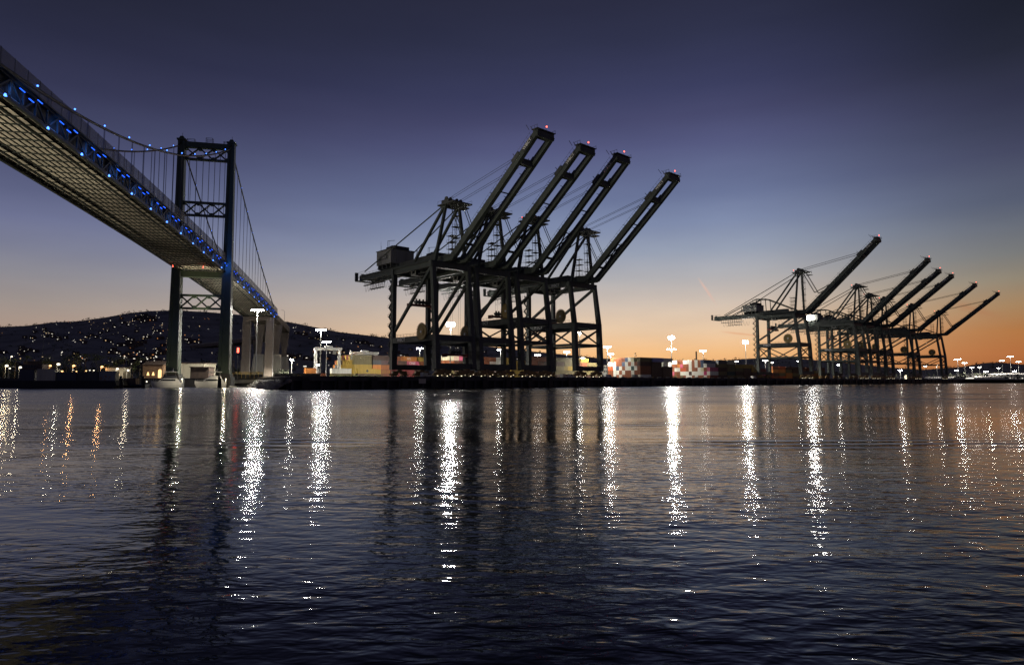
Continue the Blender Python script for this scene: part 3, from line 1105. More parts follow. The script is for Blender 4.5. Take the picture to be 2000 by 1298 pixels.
    for vv in (8.0, 10.2):
        for du in (0, 2.2):
            m.tube((32.5 + du * .6, vv, gz1), (31.5 + du, vv, apex - 1), .1, 5)
    k = 0
    z = gz1 + 1.5
    while z < apex - 2:
        m.tube((32.4, 8.0, z), (33.6, 10.2, z), .07, 4).tube((32.4, 10.2, z), (33.4, 8.0, z + 2.2), .06, 4)
        if k % 2 == 0:
            m.box(31.6, 34.4, 7.5, 10.7, z + 1.1, z + 1.22)
        z += 2.3
        k += 1
    m.build('ladder_shaft', D, root)
    # stair tower with cages on the girder
    m = MB()
    for uu in (20.5, 22.7):
        for vv in (14.6, 16.6):
            m.tube((uu, vv, gz1 - 1), (uu, vv, gz1 + 11.5), .1, 5)
    for z in (gz1 + 2.2, gz1 + 5.2, gz1 + 8.2, gz1 + 11):
        m.box(19.6, 23.6, 14, 17.2, z, z + .12)
        m.tube((19.6, 14, z + 1.1), (23.6, 14, z + 1.1), .05, 4).tube((19.6, 14, z), (19.6, 14, z + 1.1), .05, 4).tube((23.6, 14, z), (23.6, 14, z + 1.1), .05, 4)
    m.build('stair_cage', D, root)
    if hog:
        m = MB()
        for v in (GV[0] - .3, GV[1] + .3):
            p0, p1, p2, p3 = (-30, v, gz1), (-3, v, gz1 + 11.5), (4.5, v, gz1 + 11), (26, v, gz1 + 1)
            for a, b in ((p0, p1), (p1, p2), (p2, p3)):
                m.beam(a, b, .55, .6)
            for p in (p1, p2):
                m.beam(p, (p[0] + (.6 if p is p2 else -.6), v, gz1), .45, .45)
            m.beam((-16, v, gz1 + 6.0), (-15, v, gz1), .4, .4)
        m.beam((-3, GV[0], gz1 + 11.5), (-3, GV[1], gz1 + 11.5), .5, .5).beam((4.5, GV[0], gz1 + 11), (4.5, GV[1], gz1 + 11), .5, .5)
        m.build('hog_frame', C, root)
    # boom, raised
    B = empty('boom', (0, 0, 0))
    B.parent = root
    h0 = Vector((35.8, 0, gz0 + 1.2))
    t1 = Vector((tip[0], 0, tip[1]))
    d = (t1 - h0).normalized()
    nrm_ = Vector((-d.z, 0, d.x))

    def bp3(k, v, lift=0.0):
        p = h0.lerp(t1, k) + nrm_ * lift
        return Vector((p.x, v, p.z))
    for v in GV:
        MB().beam(bp3(0, v), bp3(.8, v), 1.7, 2.7, 1.6, 2.5, hint=tuple(nrm_)).beam(bp3(.8, v), bp3(1.0, v), 1.6, 2.5, 1.5, 2.1, hint=tuple(nrm_)).build('boom_girder', C, B)
        m = MB()
        sgn = -1 if v == GV[0] else 1
        for i in range(30):
            k = .06 + i * .031
            m.tube(bp3(k, v + sgn * .9, .9), bp3(k, v + sgn * .9, 2.2), .05, 4)
        m.tube(bp3(.05, v + sgn * .9, 2.2), bp3(.97, v + sgn * .9, 2.2), .05, 4)
        for k in (.2, .36, .52, .7):
            m.beam(bp3(k, v, 1.0), bp3(k - .015, v, 3.2), .5, .35, .12, .12)
        m.build('boom_railing', D, B)
        m = MB()
        m.box(0, 0, 0, 0, 0, 0) if False else None
        m.beam(bp3(.0, v - .9, -.6), bp3(.03, v - .9, .2), .5, 2.4, hint=tuple(nrm_)).build('hinge_bracket', C, B)
    for k, w_, h_ in ((.125, .8, .9), (.36, .35, .4), (.56, .35, .4), (.79, 2.2, 2.2)):
        MB().beam(bp3(k, GV[0] + .7), bp3(k, GV[1] - .7), w_, h_).build('boom_tie', C, B)
    MB().beam(bp3(.985, GV[0] - .6), bp3(.985, GV[1] + .6), 2.4, 2.2).build('boom_tip_beam', C, B)
    MB().beam(bp3(.10, GV[0] + .9), bp3(.46, GV[1] - .9), .4, .4).beam(bp3(.46, GV[0] + .9), bp3(.10, GV[1] - .9), .4, .4).build('boom_lacing', D, B)
    m = MB()
    m.beam(bp3(.76, GV[0] - .3, 1.2), bp3(.83, GV[0] - .3, 1.2), 1.4, 1.6, hint=tuple(nrm_)).beam(bp3(.76, GV[1] + .3, 1.2), bp3(.83, GV[1] + .3, 1.2), 1.4, 1.6, hint=tuple(nrm_))
    m.tube(bp3(.79, 5.2, 1.8), bp3(.79, 5.2, 4.0), .12, 5).tube(bp3(.79, 13, 1.8), bp3(.79, 13, 4.0), .12, 5)
    m.build('stay_anchor', D, B)
    m = MB()
    tp = bp3(1.0, 9.15)
    m.box(tp.x - 2.2, tp.x + .9, 4.5, 13.8, tp.z + .9, tp.z + 1.1)
    for uu in (-2.1, -.6, .8):
        for vv in (4.6, 9, 13.7):
            m.tube((tp.x + uu, vv, tp.z + 1.1), (tp.x + uu - .25, vv, tp.z + 2.3), .07, 4)
    for vv in (4.6, 13.7):
        m.tube((tp.x - 2.1, vv, tp.z + 2.2), (tp.x + .8, vv, tp.z + 2.2), .06, 4)
    for i in range(4):
        m.tube((tp.x - 3 + i * .8, 4.2 + i * 1.4, tp.z + 1), (tp.x - 4.6 + i * .8, 4.2 + i * 1.4, tp.z + 3.4 - .4 * i), .1, 4)
    m.build('tip_platform', D, B)
    MB().beam(bp3(.86, GV[0] - .96, 0), bp3(.955, GV[0] - .96, 0), .04, 1.9, hint=tuple(nrm_)).build('name_board', M['plate'], B)
    pc = bp3(.9075, GV[0] - 1.0)
    t = lettering('WBCT', 1.7, M['letter'], B, pc, (0, 0, 0))
    t.rotation_euler = Matrix(((d.x, nrm_.x, 0), (0, 0, -1), (d.z, nrm_.z, 0))).to_euler()
    MB().ball((tp.x + .4, 9.6, tp.z + 2.7), .3, 6, 4).build('warning_lamp', M['red'], root)
    if kind != 'low':
        MB().ball((27.2, 6, apex + 1.3), .28, 6, 4).build('warning_lamp', M['red'], root)
    # name board on the portal beam
    MB().box(4.2, 11.4, -.9, -.81, pz0 + .15, pz1 - .1).build('name_board', M['plate'], root)
    lettering('WBCT', 2.1, M['letter'], root, (7.8, -.93, (pz0 + pz1) / 2), (R(90), 0, 0))
    # trolley with cab
    m = MB().box(2, 12, GV[0] + .9, GV[1] - .9, gz0 - 1.6, gz0 - .2).box(4, 10, 7, 11.4, gz0 - 2.6, gz0 - 1.6)
    m.build('trolley', D, root)
    cb = empty('operator_cab', (0, 0, 0))
    cb.parent = root
    MB().box(10.5, 14.0, 2.0, 4.5, gz0 - 4.0, gz0 - 1.2).build('cab_body', M['house'], cb)
    MB().box(11.4, 13.4, 1.93, 1.99, gz0 - 3.2, gz0 - 1.7).box(14.01, 14.07, 2.2, 4.3, gz0 - 3.6, gz0 - 1.6).build('cab_window', M['glass'], cb)
    # service gantries and cable loops under the back girder
    for (a, b, z) in ((-33, -14, gz0 - 3.0), (-27, -15, gz0 - 5.4), (14, 28, gz0 - 3.0)):
        m = MB()
        m.box(a, b, 3.2, 4.2, z - .35, z)
        k = a
        while k <= b:
            m.tube((k, 3.7, z), (k, 3.7, z + 1.2), .06, 4)
            m.tube((k, 4.4, z), (k, 4.4, gz0), .08, 4)
            k += 1.9
        m.tube((a, 3.7, z + 1.2), (b, 3.7, z + 1.2), .06, 4)
        m.build('service_gantry', D, root)
    m = MB()
    for i in range(9):
        u0 = -31 + i * 2.6
        pts = [Vector((u0 + t_ * 2.1, 3.0, gz0 - 3.4 - 3.1 * math.sin(math.pi * t_) ** .6)) for t_ in (0, .15, .35, .5, .65, .85, 1)]
        m.path(pts, .06, 4)
    for i in range(5):
        u0 = 15 + i * 2.6
        pts = [Vector((u0 + t_ * 2.1, 3.0, gz0 - 3.4 - 2.6 * math.sin(math.pi * t_) ** .6)) for t_ in (0, .15, .35, .5, .65, .85, 1)]
        m.path(pts, .06, 4)
    m.build('festoon_cable', M['black'], root)
    # stairs up the near landside leg
    fl = MB()
    fl.beam((-3.6, -.2, 0), (-1.5, -.2, 2.1), .9, .18).box(-4.0, -1.1, -.7, .3, -.1, .02).beam((-1.4, -.2, 2.1), (-3.4, -.2, 4.1), .9, .18)
    fl.tube((-4.0, -.7, 0), (-4.0, -.7, 1.1), .05, 4).tube((-4, -.7, 1.1), (-1.2, -.7, 1.1), .05, 4).tube((-3.6, -.6, 1.1), (-1.5, -.6, 3.2), .05, 4).tube((-1.4, -.6, 3.2), (-3.4, -.6, 5.2), .05, 4)
    flm = fl.mesh('stair_flight', D)
    z = 6.0
    while z < gz0 - 5:
        link('stair_flight', flm, root, (.2, 0, z))
        z += 4.15
    # cable reel
    rz_ = pz1 + (1.4 if low else 3.2)
    RL = empty('cable_reel', (24.8, -1.7, rz_))
    RL.parent = root
    rr = 3.5
    MB().disc((0, 0, 0), (0, 1, 0), rr * .93, .5, 28).disc((0, -.32, 0), (0, 1, 0), rr * .45, .3, 20).build('reel_disc', M['reel'], RL)
    m = MB()
    for i in range(32):
        a = 2 * math.pi * i / 32
        m.beam((math.cos(a) * rr * .88, -.3, math.sin(a) * rr * .88), (math.cos(a) * rr * 1.05, -.3, math.sin(a) * rr * 1.05), .2, .28)
    m.build('reel_rim', M['reel'], RL)
    MB().disc((0, -.55, 0), (0, 1, 0), .5, .3, 10).build('reel_hub', M['letter'], RL)
    MB().beam((0, .3, -.5), (0, .9, -rz_ + pz1), .5, .6).build('reel_bracket', D, RL)
    # spreader and ropes
    SPR = empty('spreader', (8, 0, 0))
    SPR.parent = root
    MB().box(-1.4, 1.4, 3.2, 15.1, 31.2, 32.0).box(-1.5, 1.5, 2.6, 3.3, 30.6, 32.2).box(-1.5, 1.5, 15.0, 15.7, 30.6, 32.2).build('spreader_frame', M['red_steel'], SPR)
    m = MB().box(-1.1, 1.1, 6, 12.3, 32.6, 33.6)
    for vv in (6.5, 8.2, 10.1, 11.8):
        m.disc((0, vv, 34), (0, 1, 0), .55, .3, 10)
        m.box(-.5, .5, vv - .4, vv + .4, 32, 32.6)
    m.build('head_block', D, SPR)
    m = MB()
    for uu in (-.8, .8):
        for vv in (6.8, 11.5):
            m.tube((uu, vv, 34), (uu, vv, gz0 - 1.5), .05, 4)
    m.build('hoist_rope', M['rope'], SPR)
    # bogies
    bg_ = MB()
    bg_.box(-.7, .7, -3.6, 3.6, 1.9, 3.0).box(-.55, .55, -4.3, -.9, 1.0, 1.9).box(-.55, .55, .9, 4.3, 1.0, 1.9).box(-.8, .8, -.9, .9, 2.9, 3.5)
    for yy in (-4.4, 4.4):
        bg_.box(-.3, .3, yy - .5, yy + .5, 1.1, 1.7)
    bgm = bg_.mesh('bogie_frame', M['bogie'])
    wh = MB()
    for yy in (-3.7, -2.7, -1.6, 1.6, 2.7, 3.7):
        wh.disc((0, yy, .52), (1, 0, 0), .48, .4, 12)
    whm = wh.mesh('wheel_set', M['crane_dark'])
    hd = MB()
    for yy in (-4.0, -1.2, 1.4, 4.1):
        hd.box(.56, .95, yy - .5, yy + .5, 1.0, 1.35)
    for yy in (-2.8, 0, 2.6):
        hd.box(.72, 1.0, yy - .8, yy + .8, 2.1, 2.4)
    hdm = hd.mesh('motor_housing', M['bogie'])
    ld_ = MB()
    for yy, w_, z_ in ((-3.2, .30, .55), (-1.3, .12, .9), (1.5, .18, .5), (3.0, .1, 1.1)):
        ld_.box(.60, .72, yy - w_, yy + w_, z_, z_ + .22)
    ldm = ld_.mesh('marker_lamp', M['bead'])
    for u in (0, G_):
        for v in (3.2, V_ - 3.2):
            bz = empty('bogie', (u, v, 0))
            bz.parent = root
            link('bogie_frame', bgm, bz)
            link('wheel_set', whm, bz)
            link('motor_housing', hdm, bz)
            if u:
                link('marker_lamp', ldm, bz)
    return root


protos = {}
cranes = [('low', 0, 33, 'first of the near row, highest boom tip'),
          ('low', 22.5, 12, 'second of the near row from the bridge'),
          ('high', 46, 31, 'third of the near row from the bridge'),
          ('high', 82, 30, 'fourth and last of the near row'),
          ('tall', 329, 40, 'first of the far row, standing clear'),
          ('tall', 443, 38, 'second of the far row, floodlit house'),
          ('mid', 472, 36, 'third of the far row'),
          ('mid', 510, 24, 'fourth of the far row'),
          ('mid', 590, 30, 'fifth of the far row'),
          ('mid', 684, 22, 'sixth and last of the far row')]
for kind, off, sh, lab in cranes:
    if kind not in protos:
        c = protos[kind] = make_crane(kind)
    else:
        c = copy_tree(protos[kind])
    c.location = quay(off, 0, QZ + .06)
    c.rotation_euler = (0, 0, ROT_Q)
    for ch in c.children:
        if ch.name.split('.')[0] == 'spreader':
            ch.location = (8 if sh > 20 else 3, 0, sh - 33)
            for q in ch.children:
                if q.name.split('.')[0] == 'hoist_rope':
                    L = 46.1 - 34
                    need = 46.1 - (34 + sh - 33)
                    q.scale = (1, 1, need / L)
                    q.location = (0, 0, 34 - 34 * need / L)
    tag(c, 'dark container crane with raised boom, ' + lab, 'crane', 'container cranes along the near quay' if off < 100 else 'container cranes along the far quay')
# crane rails
for u in (0, G_):
    MB().box(-.06, .06, -60, 1240, 0, .07).build('crane_rail', M['grey'], qw, (u - 36, 0, QZ + .005))

# ------------------------------------------------------------------ shipping containers
CW, CH, CL, CS = 2.44, 2.9, 12.19, 6.06
CPAL = {'W': ('white', (0.70, 0.69, 0.62)), 'R': ('rust brown', (0.26, 0.085, 0.035)), 'E': ('orange red', (0.46, 0.09, 0.03)), 'Y': ('yellow', (0.40, 0.27, 0.045)),
        'O': ('olive', (0.17, 0.14, 0.06)), 'K': ('dark brown', (0.075, 0.04, 0.03)), 'B': ('slate blue', (0.08, 0.12, 0.20)), 'G': ('grey', (0.30, 0.31, 0.29)),
        'T': ('dark teal', (0.03, 0.07, 0.065)), 'P': ('pink', (0.55, 0.12, 0.20)), 'M': ('magenta', (0.50, 0.03, 0.15)), 'D': ('dark red', (0.17, 0.03, 0.03)),
        'V': ('lavender', (0.30, 0.31, 0.55)), 'C': ('cream', (0.62, 0.58, 0.40)), 'N': ('orange', (0.58, 0.22, 0.05)), 'Z': ('dark grey', (0.09, 0.095, 0.10))}
cmat = {k: paint('container_' + n.replace(' ', '_'), c, 0.55, var=0.22, scale=0.7) for k, (n, c) in CPAL.items()}


def container_mesh(L):
    m = MB()
    w, h = CW / 2, CH
    m.box(-w + .07, w - .07, -L / 2 + .06, L / 2 - .06, .12, h - .06)
    for x in (-w, w - .14):
        for y in (-L / 2, L / 2 - .16):
            m.box(x, x + .14, y, y + .16, 0, h)
    for x in (-w + .02, w - .12):
        m.box(x, x + .1, -L / 2 + .16, L / 2 - .16, 0, .16).box(x, x + .1, -L / 2 + .16, L / 2 - .16, h - .13, h - .01)
    for y in (-L / 2 + .02, L / 2 - .12):
        m.box(-w + .14, w - .14, y, y + .1, 0, .16).box(-w + .14, w - .14, y, y + .1, h - .13, h - .01)
    n = int(L / .8)
    for i in range(n):
        y = -L / 2 + .5 + i * (L - 1) / (n - 1)
        for x in (-w + .03, w - .07):
            m.box(x, x + .04, y - .14, y + .14, .16, h - .13)
    for x in (-.95, -.35, .35, .95):
        m.tube((x, -L / 2 + .03, .16), (x, -L / 2 + .03, h - .14), .035, 4)
    m.box(-.03, .03, -L / 2 + .01, -L / 2 + .06, .16, h - .14)
    return m.mesh('container')


c40, c20 = container_mesh(CL), container_mesh(CS)
ORD = ['bottom', 'second', 'third', 'fourth', 'fifth', 'sixth', 'seventh']
ORDC = ['first', 'second', 'third', 'fourth', 'fifth', 'sixth', 'seventh', 'eighth', 'ninth', 'tenth', 'eleventh', 'twelfth', 'thirteenth', 'fourteenth', 'fifteenth', 'sixteenth', 'seventeenth', 'eighteenth']
ncont = 0


def container(code, p, z, label, grp, L=CL, rz=ROT_Q):
    """p: centre of its base; long side along the quay unless turned"""
    global ncont
    ncont += 1
    o = link('shipping_container', c40 if L == CL else c20, None, (p.x, p.y, z), rz)
    o.location.x += rnd.uniform(-.05, .05)
    me = o.data
    if not me.materials:
        me.materials.append(cmat['W'])
    o.material_slots[0].link = 'OBJECT'
    o.material_slots[0].material = cmat[code]
    tag(o, '%s shipping container, %s' % (CPAL[code][0], label), 'container', grp)
    return o


def block(px_r, u_r, rows, where, grp, bays=(), step=2.58):
    """a yard block: container ends face along the quay towards us; px_r/u_r locate its waterside front corner.
    rows: top row first; bays: strings of tier codes (bottom first) for the waterside column of the bays behind"""
    c0 = on_quay(px_r, u_r)
    off0, _ = off_u(c0)
    nr = len(rows)
    nc = max(len(r) for r in rows)
    for ri, row in enumerate(rows):
        tier = nr - 1 - ri
        for ci, ch in enumerate(row):
            if ch == ' ':
                continue
            u = u_r - (nc - 1 - ci) * step - CW / 2
            container(ch, quay(off0 + CL / 2, u), QZ + tier * (CH + .01), '%s tier, %s column of the %s' % (ORD[tier], ORDC[ci], where), grp)
    for bi, tiers in enumerate(bays):
        for t, ch in enumerate(tiers):
            if ch == ' ':
                continue
            container(ch, quay(off0 + CL / 2 + (bi + 1) * (CL + .6), u_r - CW / 2), QZ + t * (CH + .01),
                      '%s tier, %s long bay of %s' % (ORD[t], ORDC[bi], where), grp)


block(1250, -20, [' RRRRRBWC O',
                  'WWWRRBWRWRK',
                  'EEWBWRWWTWR',
                  'RRWWRWRRWRR',
                  'DRWRWRRRWTW'], 'block right of the near cranes', 'containers right of the near cranes', ['KKKKO', 'KKK W'])
block(1385.5, -15, ['   WWWRRWWWRWRB  ',
                    'WKWWRRNPRRWRWRBW ',
                    'RWRWRWWEERWRRWCRP',
                    'GBRRPRRWWWKWWWWMW',
                    'OORORORORWWRWRRWR'], 'block at the double lamp', 'containers at the tall double lamp', ['KOKOZ', 'OTOOC', 'OKOY ', 'KKKY ', 'KKYY', 'DPD', 'ED'])
# a lavender and a white container on top of the first block's back bay
p = on_quay(1283, -20)
container('V', p, QZ + 4 * (CH + .01), 'topmost, long side showing, above the dark brown containers', 'containers right of the near cranes')
p = on_quay(1290.5, -22)
for t, ch in enumerate('GRKW'):
    container(ch, quay(off_u(p)[0] + 7, -24), QZ + t * (CH + .01), '%s tier of the stack between the two lit blocks' % ORD[t], 'containers right of the near cranes', CS)
# left stacks between the bridge and the cranes
block(692, -112, ['   DYDYDYGO',
                  ' RYYKYYYYYO',
                  'NZZGYYYYYYY',
                  'RZWYYOYYOYY',
                  'RROYKYYOYYO'], 'yellow stack left of the cranes', 'containers left of the near cranes', ['KYNZK', 'DDDK'], step=2.56)
block(745, -112, [' DD', ' DR', 'DDD', 'DDR'], 'stepped stack beside the first crane', 'containers left of the near cranes', ['DDR'])
wp = on_quay(666, -97)
container('W', wp, QZ + CH + .01, 'long side showing, in front of the yellow stack', 'containers left of the near cranes')
container('O', wp, QZ, 'under the long white one before the yellow stack', 'containers left of the near cranes')
cy = on_quay(716, -97)
oY = container('Y', cy, QZ + CH + .01, 'with a dark round mark, before the dark bay of the yellow stack', 'containers left of the near cranes')
MB().disc((CW / 2 + .02, 0, 1.6), (1, 0, 0), .75, .05, 16).build('round_mark', M['plate'], oY)
container('K', cy, QZ, 'under the yellow one with a round mark', 'containers left of the near cranes')
for px, tier, code, L, lab in ((606.5, 1, 'N', CS, 'bright in the light, alone on top beside the bridge viaduct'), (616, 0, 'R', CL, 'low, under the bright orange one')):
    container(code, on_quay(px, -100), QZ + (CH + .01) * (tier + .7) - CH * .7 + (0 if tier else 0), lab, 'containers left of the near cranes', L)
# behind the first and second crane
pk = []
for px, tier, code, L, lab in ((778, 4, 'R', CS, 'top left behind the first crane portal'), (797, 4, 'N', CL, 'with pale lettering behind the first crane portal'), (823, 4, 'Y', CS, 'top right behind the first crane portal'),
                               (778, 3, 'P', CS, 'left of the lettered pink one behind the first crane'), (802, 3, 'P', CL, 'with white lettering behind the first crane'), (825, 3, 'R', CS, 'right of the lettered pink one'),
                               (779, 2, 'K', CL, 'third tier behind the first crane'), (810, 2, 'R', CL, 'third tier under the lettered pink one'), (779, 1, 'O', CL, 'second tier behind the first crane'), (810, 1, 'K', CL, 'second tier under the lettered pink one'),
                               (779, 0, 'K', CL, 'bottom tier behind the first crane'), (810, 0, 'O', CL, 'bottom tier under the lettered pink one')):
    pk.append(container(code, on_quay(px, -118), QZ + tier * (CH + .01), lab, 'containers behind the near cranes', L))
lettering('APL', 1.9, M['letter'], pk[1], (CW / 2 + .03, 0, 1.5), (R(90), 0, R(90)))
lettering('ONE', 2.3, M['letter'], pk[4], (CW / 2 + .03, 0.6, 1.45), (R(90), 0, R(90)))
for px, tiers, lab in ((879, 'KORRC', 'cream-topped stack behind the second crane'), (900, 'OKYKP', 'pink-topped stack behind the second crane'), (953, 'KRRRR', 'rust stack behind the third crane'), (968, 'OWCWW', 'white stack behind the third crane'),
                       (991, 'KYOYY', 'yellow stack behind the third crane'), (1010, 'YYYY', 'bright yellow stack between the third and fourth crane'), (1047, 'KRRRR', 'rust stack left of the fourth crane'), (1061, 'OKRKR', 'brown stack left of the fourth crane'),
                       (1094, 'KOOKO', 'olive stack inside the fourth crane legs'), (1112, 'KOYOO', 'second olive stack inside the fourth crane legs'), (1136, 'KOORY', 'yellow-topped stack inside the fourth crane'), (1155, 'KORO', 'low brown stack inside the fourth crane legs')):
    for t, ch in enumerate(tiers):
        container(ch, on_quay(px, -88 if px < 1000 else -62), QZ + t * (CH + .01), '%s tier of the %s' % (ORD[t], lab), 'containers behind the near cranes')
# behind the far cranes
fi = 0
for px in range(1512, 1612, 13):
    tiers = ''.join(rnd.choice('YYRRONKYE') for _ in range(rnd.choice([3, 4, 4])))
    for t, ch in enumerate(tiers):
        container(ch, on_quay(px, -26), QZ + t * (CH + .01), '%s tier of the %s stack from the first far crane' % (ORD[t], ORDC[fi]), 'containers behind the far cranes')
    fi += 1
for i, px in enumerate((1642, 1668, 1700, 1735, 1770, 1800)):
    for t in range(2):
        container(rnd.choice('WGGCR'), on_quay(px, -30), QZ + t * (CH + .01), '%s tier of the low %s stack under the far booms' % (ORD[t], ORDC[i]), 'containers behind the far cranes')


# ------------------------------------------------------------------ light masts
def mast(px, py, Y, head=2.6, power=6e4, lab='', mat='lamp', group='port light masts', arms=True, base=QZ, colr=(1.0, 0.94, 0.82), second=None, ring=False):
    top = at(px, py, Y)
    h = top.z - base
    r = empty('light_mast', (top.x, top.y, base))
    tag(r, lab, 'light mast', group)
    MB().tube((0, 0, 0), (0, 0, h), .38, 8, .2).build('pole', M['grey'], r)
    rows = [(h, mat)] + ([(second - base, mat)] if second else [])
    for hh, mt in rows:
        if ring and hh == h:
            MB().disc((0, 0, hh + .1), (0, 0, 1), head * .62, .25, 16).build('lamp_ring', M['grey'], r)
            lm = MB()
            for k_, (n_, rad, dz) in enumerate(((10, head * .62, -.1), (8, head * .5, .75), (8, head * .5, -.95))):
                for i in range(n_):
                    a_ = 2 * math.pi * (i + .5 * k_) / n_
                    lm.ball((math.cos(a_) * rad, math.sin(a_) * rad, hh + dz), .42, 6, 4)
            lm.build('floodlights', M[mt], r)
            continue
        MB().box(-head, head, -.25, .25, hh - .2, hh).build('lamp_arm', M['grey'], r)
        n = max(2, int(head / .62))
        lm = MB()
        for i in range(n):
            x = -head + (i + .5) * 2 * head / n
            lm.hexa([(x - .34, -.75, hh - .72), (x + .34, -.75, hh - .72), (x + .34, .55, hh - .72), (x - .34, .55, hh - .72),
                     (x - .3, -.45, hh - .2), (x + .3, -.45, hh - .2), (x + .3, .4, hh - .2), (x - .3, .4, hh - .2)])
        lm.build('floodlights', M[mt], r)
    if power:
        ld = bpy.data.lights.new('floodlight_beam', 'SPOT')
        ld.energy = power
        ld.color = colr
        ld.spot_size = R(165)
        ld.spot_blend = 0.35
        ld.shadow_soft_size = 0.8
        lo = bpy.data.objects.new('floodlight_beam', ld)
        col.objects.link(lo)
        lo.parent = r
        lo.location = (0, 0, h - 1.1)
    return r


def q_y(px, u):
    return on_quay(px, u).y


mast(503, 604, 330, 3.4, 2.6e5, 'tall double-headed light mast in front of the bridge bent', 'lamp_big')
mast(627, 643, 400, 3.2, 6e4, 'taller of two light masts above the yellow stack', 'lamp_big')
mast(638, 666, 440, 3.2, 2.5e4, 'shorter of two light masts above the yellow stack')
mast(570, 701, 425, 1.1, 1.2e5, 'low single light beside the pale viaduct pedestal')
mast(621, 711, 380, .8, 0, 'low single light under the white yard gantry', 'lamp_s')
mast(880, 633, q_y(880, -55), 3.6, 1.5e5, 'very bright light mast seen between the second crane legs', 'lamp_big', ring=True)
mast(820, 679, q_y(820, -150), 2.6, 6e4, 'light mast behind the lettered pink container')
mast(978, 682, q_y(978, -120), 2.8, 8e4, 'light mast behind the third crane portal')
mast(1050, 692, q_y(1050, -130), 2.8, 6e4, 'light mast behind the rust stack left of the fourth crane', 'lamp_s')
mast(1107, 686, q_y(1107, -120), 2.8, 3e4, 'light mast above the olive stack in the fourth crane', 'lamp_s')
mast(1137, 698, q_y(1137, -140), 2.6, 0, 'light mast behind the yellow-topped stack in the fourth crane', 'lamp_s')
mast(1132, 648, q_y(1132, -8), .8, 6e3, 'small bright light hung under the fourth crane portal')
mast(1186, 676, q_y(1186, -45), 2.8, 9e4, 'taller of two light masts just right of the fourth crane', 'lamp_big')
mast(1192, 690, q_y(1192, -75), 2.8, 6e4, 'shorter of two light masts just right of the fourth crane')
mast(1311, 659, q_y(1311, -46), 3.6, 2.3e5, 'brightest light mast with two lamp tiers before the lit container block', 'lamp_big', ring=True, second=at(1311, 681, q_y(1311, -46)).z)
mast(1373, 684, q_y(1373, -70), 3.2, 8e4, 'light mast behind the lit block beside the dark chimney', 'lamp_s')
mast(1456, 668, q_y(1456, -45), 3.6, 2e5, 'bright light mast left of the first far crane', 'lamp_big', ring=True)
mast(1437, 705, q_y(1437, -110), 2.8, 0, 'faint light behind the olive containers', 'lamp_s')
mast(1495, 703, q_y(1495, -60), 3.0, 5e4, 'light mast between the first far crane legs', 'lamp_s')
mast(1507, 707, q_y(1507, -100), 2.4, 0, 'low light mast behind the first far crane', 'lamp_s')
mast(1562, 704, q_y(1562, -60), 3.0, 6e4, 'light mast behind the far yellow stacks')
mast(1640, 712, q_y(1640, -60), 3.2, 6e4, 'light mast behind the second far crane')
mast(1692, 708, q_y(1692, -50), 4.0, 6e4, 'light mast behind the third far crane', 'lamp_s')
mast(1758, 722, q_y(1758, -30), 2.4, 6e4, 'low bright light under the fifth far crane')
mast(1807, 714, q_y(1807, -60), 2.0, 0, 'light left of the last far crane', 'lamp_s')
mast(1830, 712, q_y(1830, -60), 2.6, 5e4, 'light mast between the last far crane legs')
for px, py, hd, mt, lab in ((1870, 701, 5.2, 'lamp', 'tall light mast right of the last far crane'), (1884, 708, 4.6, 'lamp_s', 'second light mast right of the last far crane'), (1868, 723, 3.2, 'lamp', 'low bright light right of the last far crane'),
                            (1898, 717, 3.4, 'lamp_s', 'small double light before the low hills'), (1913, 716, 2.6, 'lamp_s', 'small warm light before the low hills'), (1926, 725, 3.6, 'lamp', 'bright yellowish light under the low hills'),
                            (1950, 718, 3.0, 'lamp_s', 'small light left of the three tall right masts'), (1957, 704, 5.2, 'lamp_s', 'first of the three tall right masts'), (1973, 696, 6.0, 'lamp', 'tallest of the three right masts'),
                            (1989, 706, 5.0, 'lamp_s', 'last of the three tall right masts'), (1982, 724, 3.6, 'lamp', 'low bright light under the tallest right mast'), (1914, 736, 2.4, 'lamp_s', 'ground-level white light on the right shore'),
                            (1924, 736, 2.4, 'lamp_s', 'second ground-level light on the right shore'), (1946, 736, 3.0, 'lamp_s', 'third ground-level light on the right shore')):
    mast(px, py, min(q_y(px, -60), 1300), hd, 0 if py > 720 else 1.5e5, lab, mt, 'light masts on the right shore')

# floodlight on the second far crane: lit lamp board on the front of its machinery house
fb_ = quay(443, 0, QZ)
FLD = MB().box(-2.3, 2.3, -.3, .3, -1.5, 1.5).build('floodlight_board', M['lamp'], None, quay(443 + 2.2, -8.5, QZ + 56.2), ROT_Q)
tag(FLD, 'large white floodlight board on the second far crane', 'floodlight')


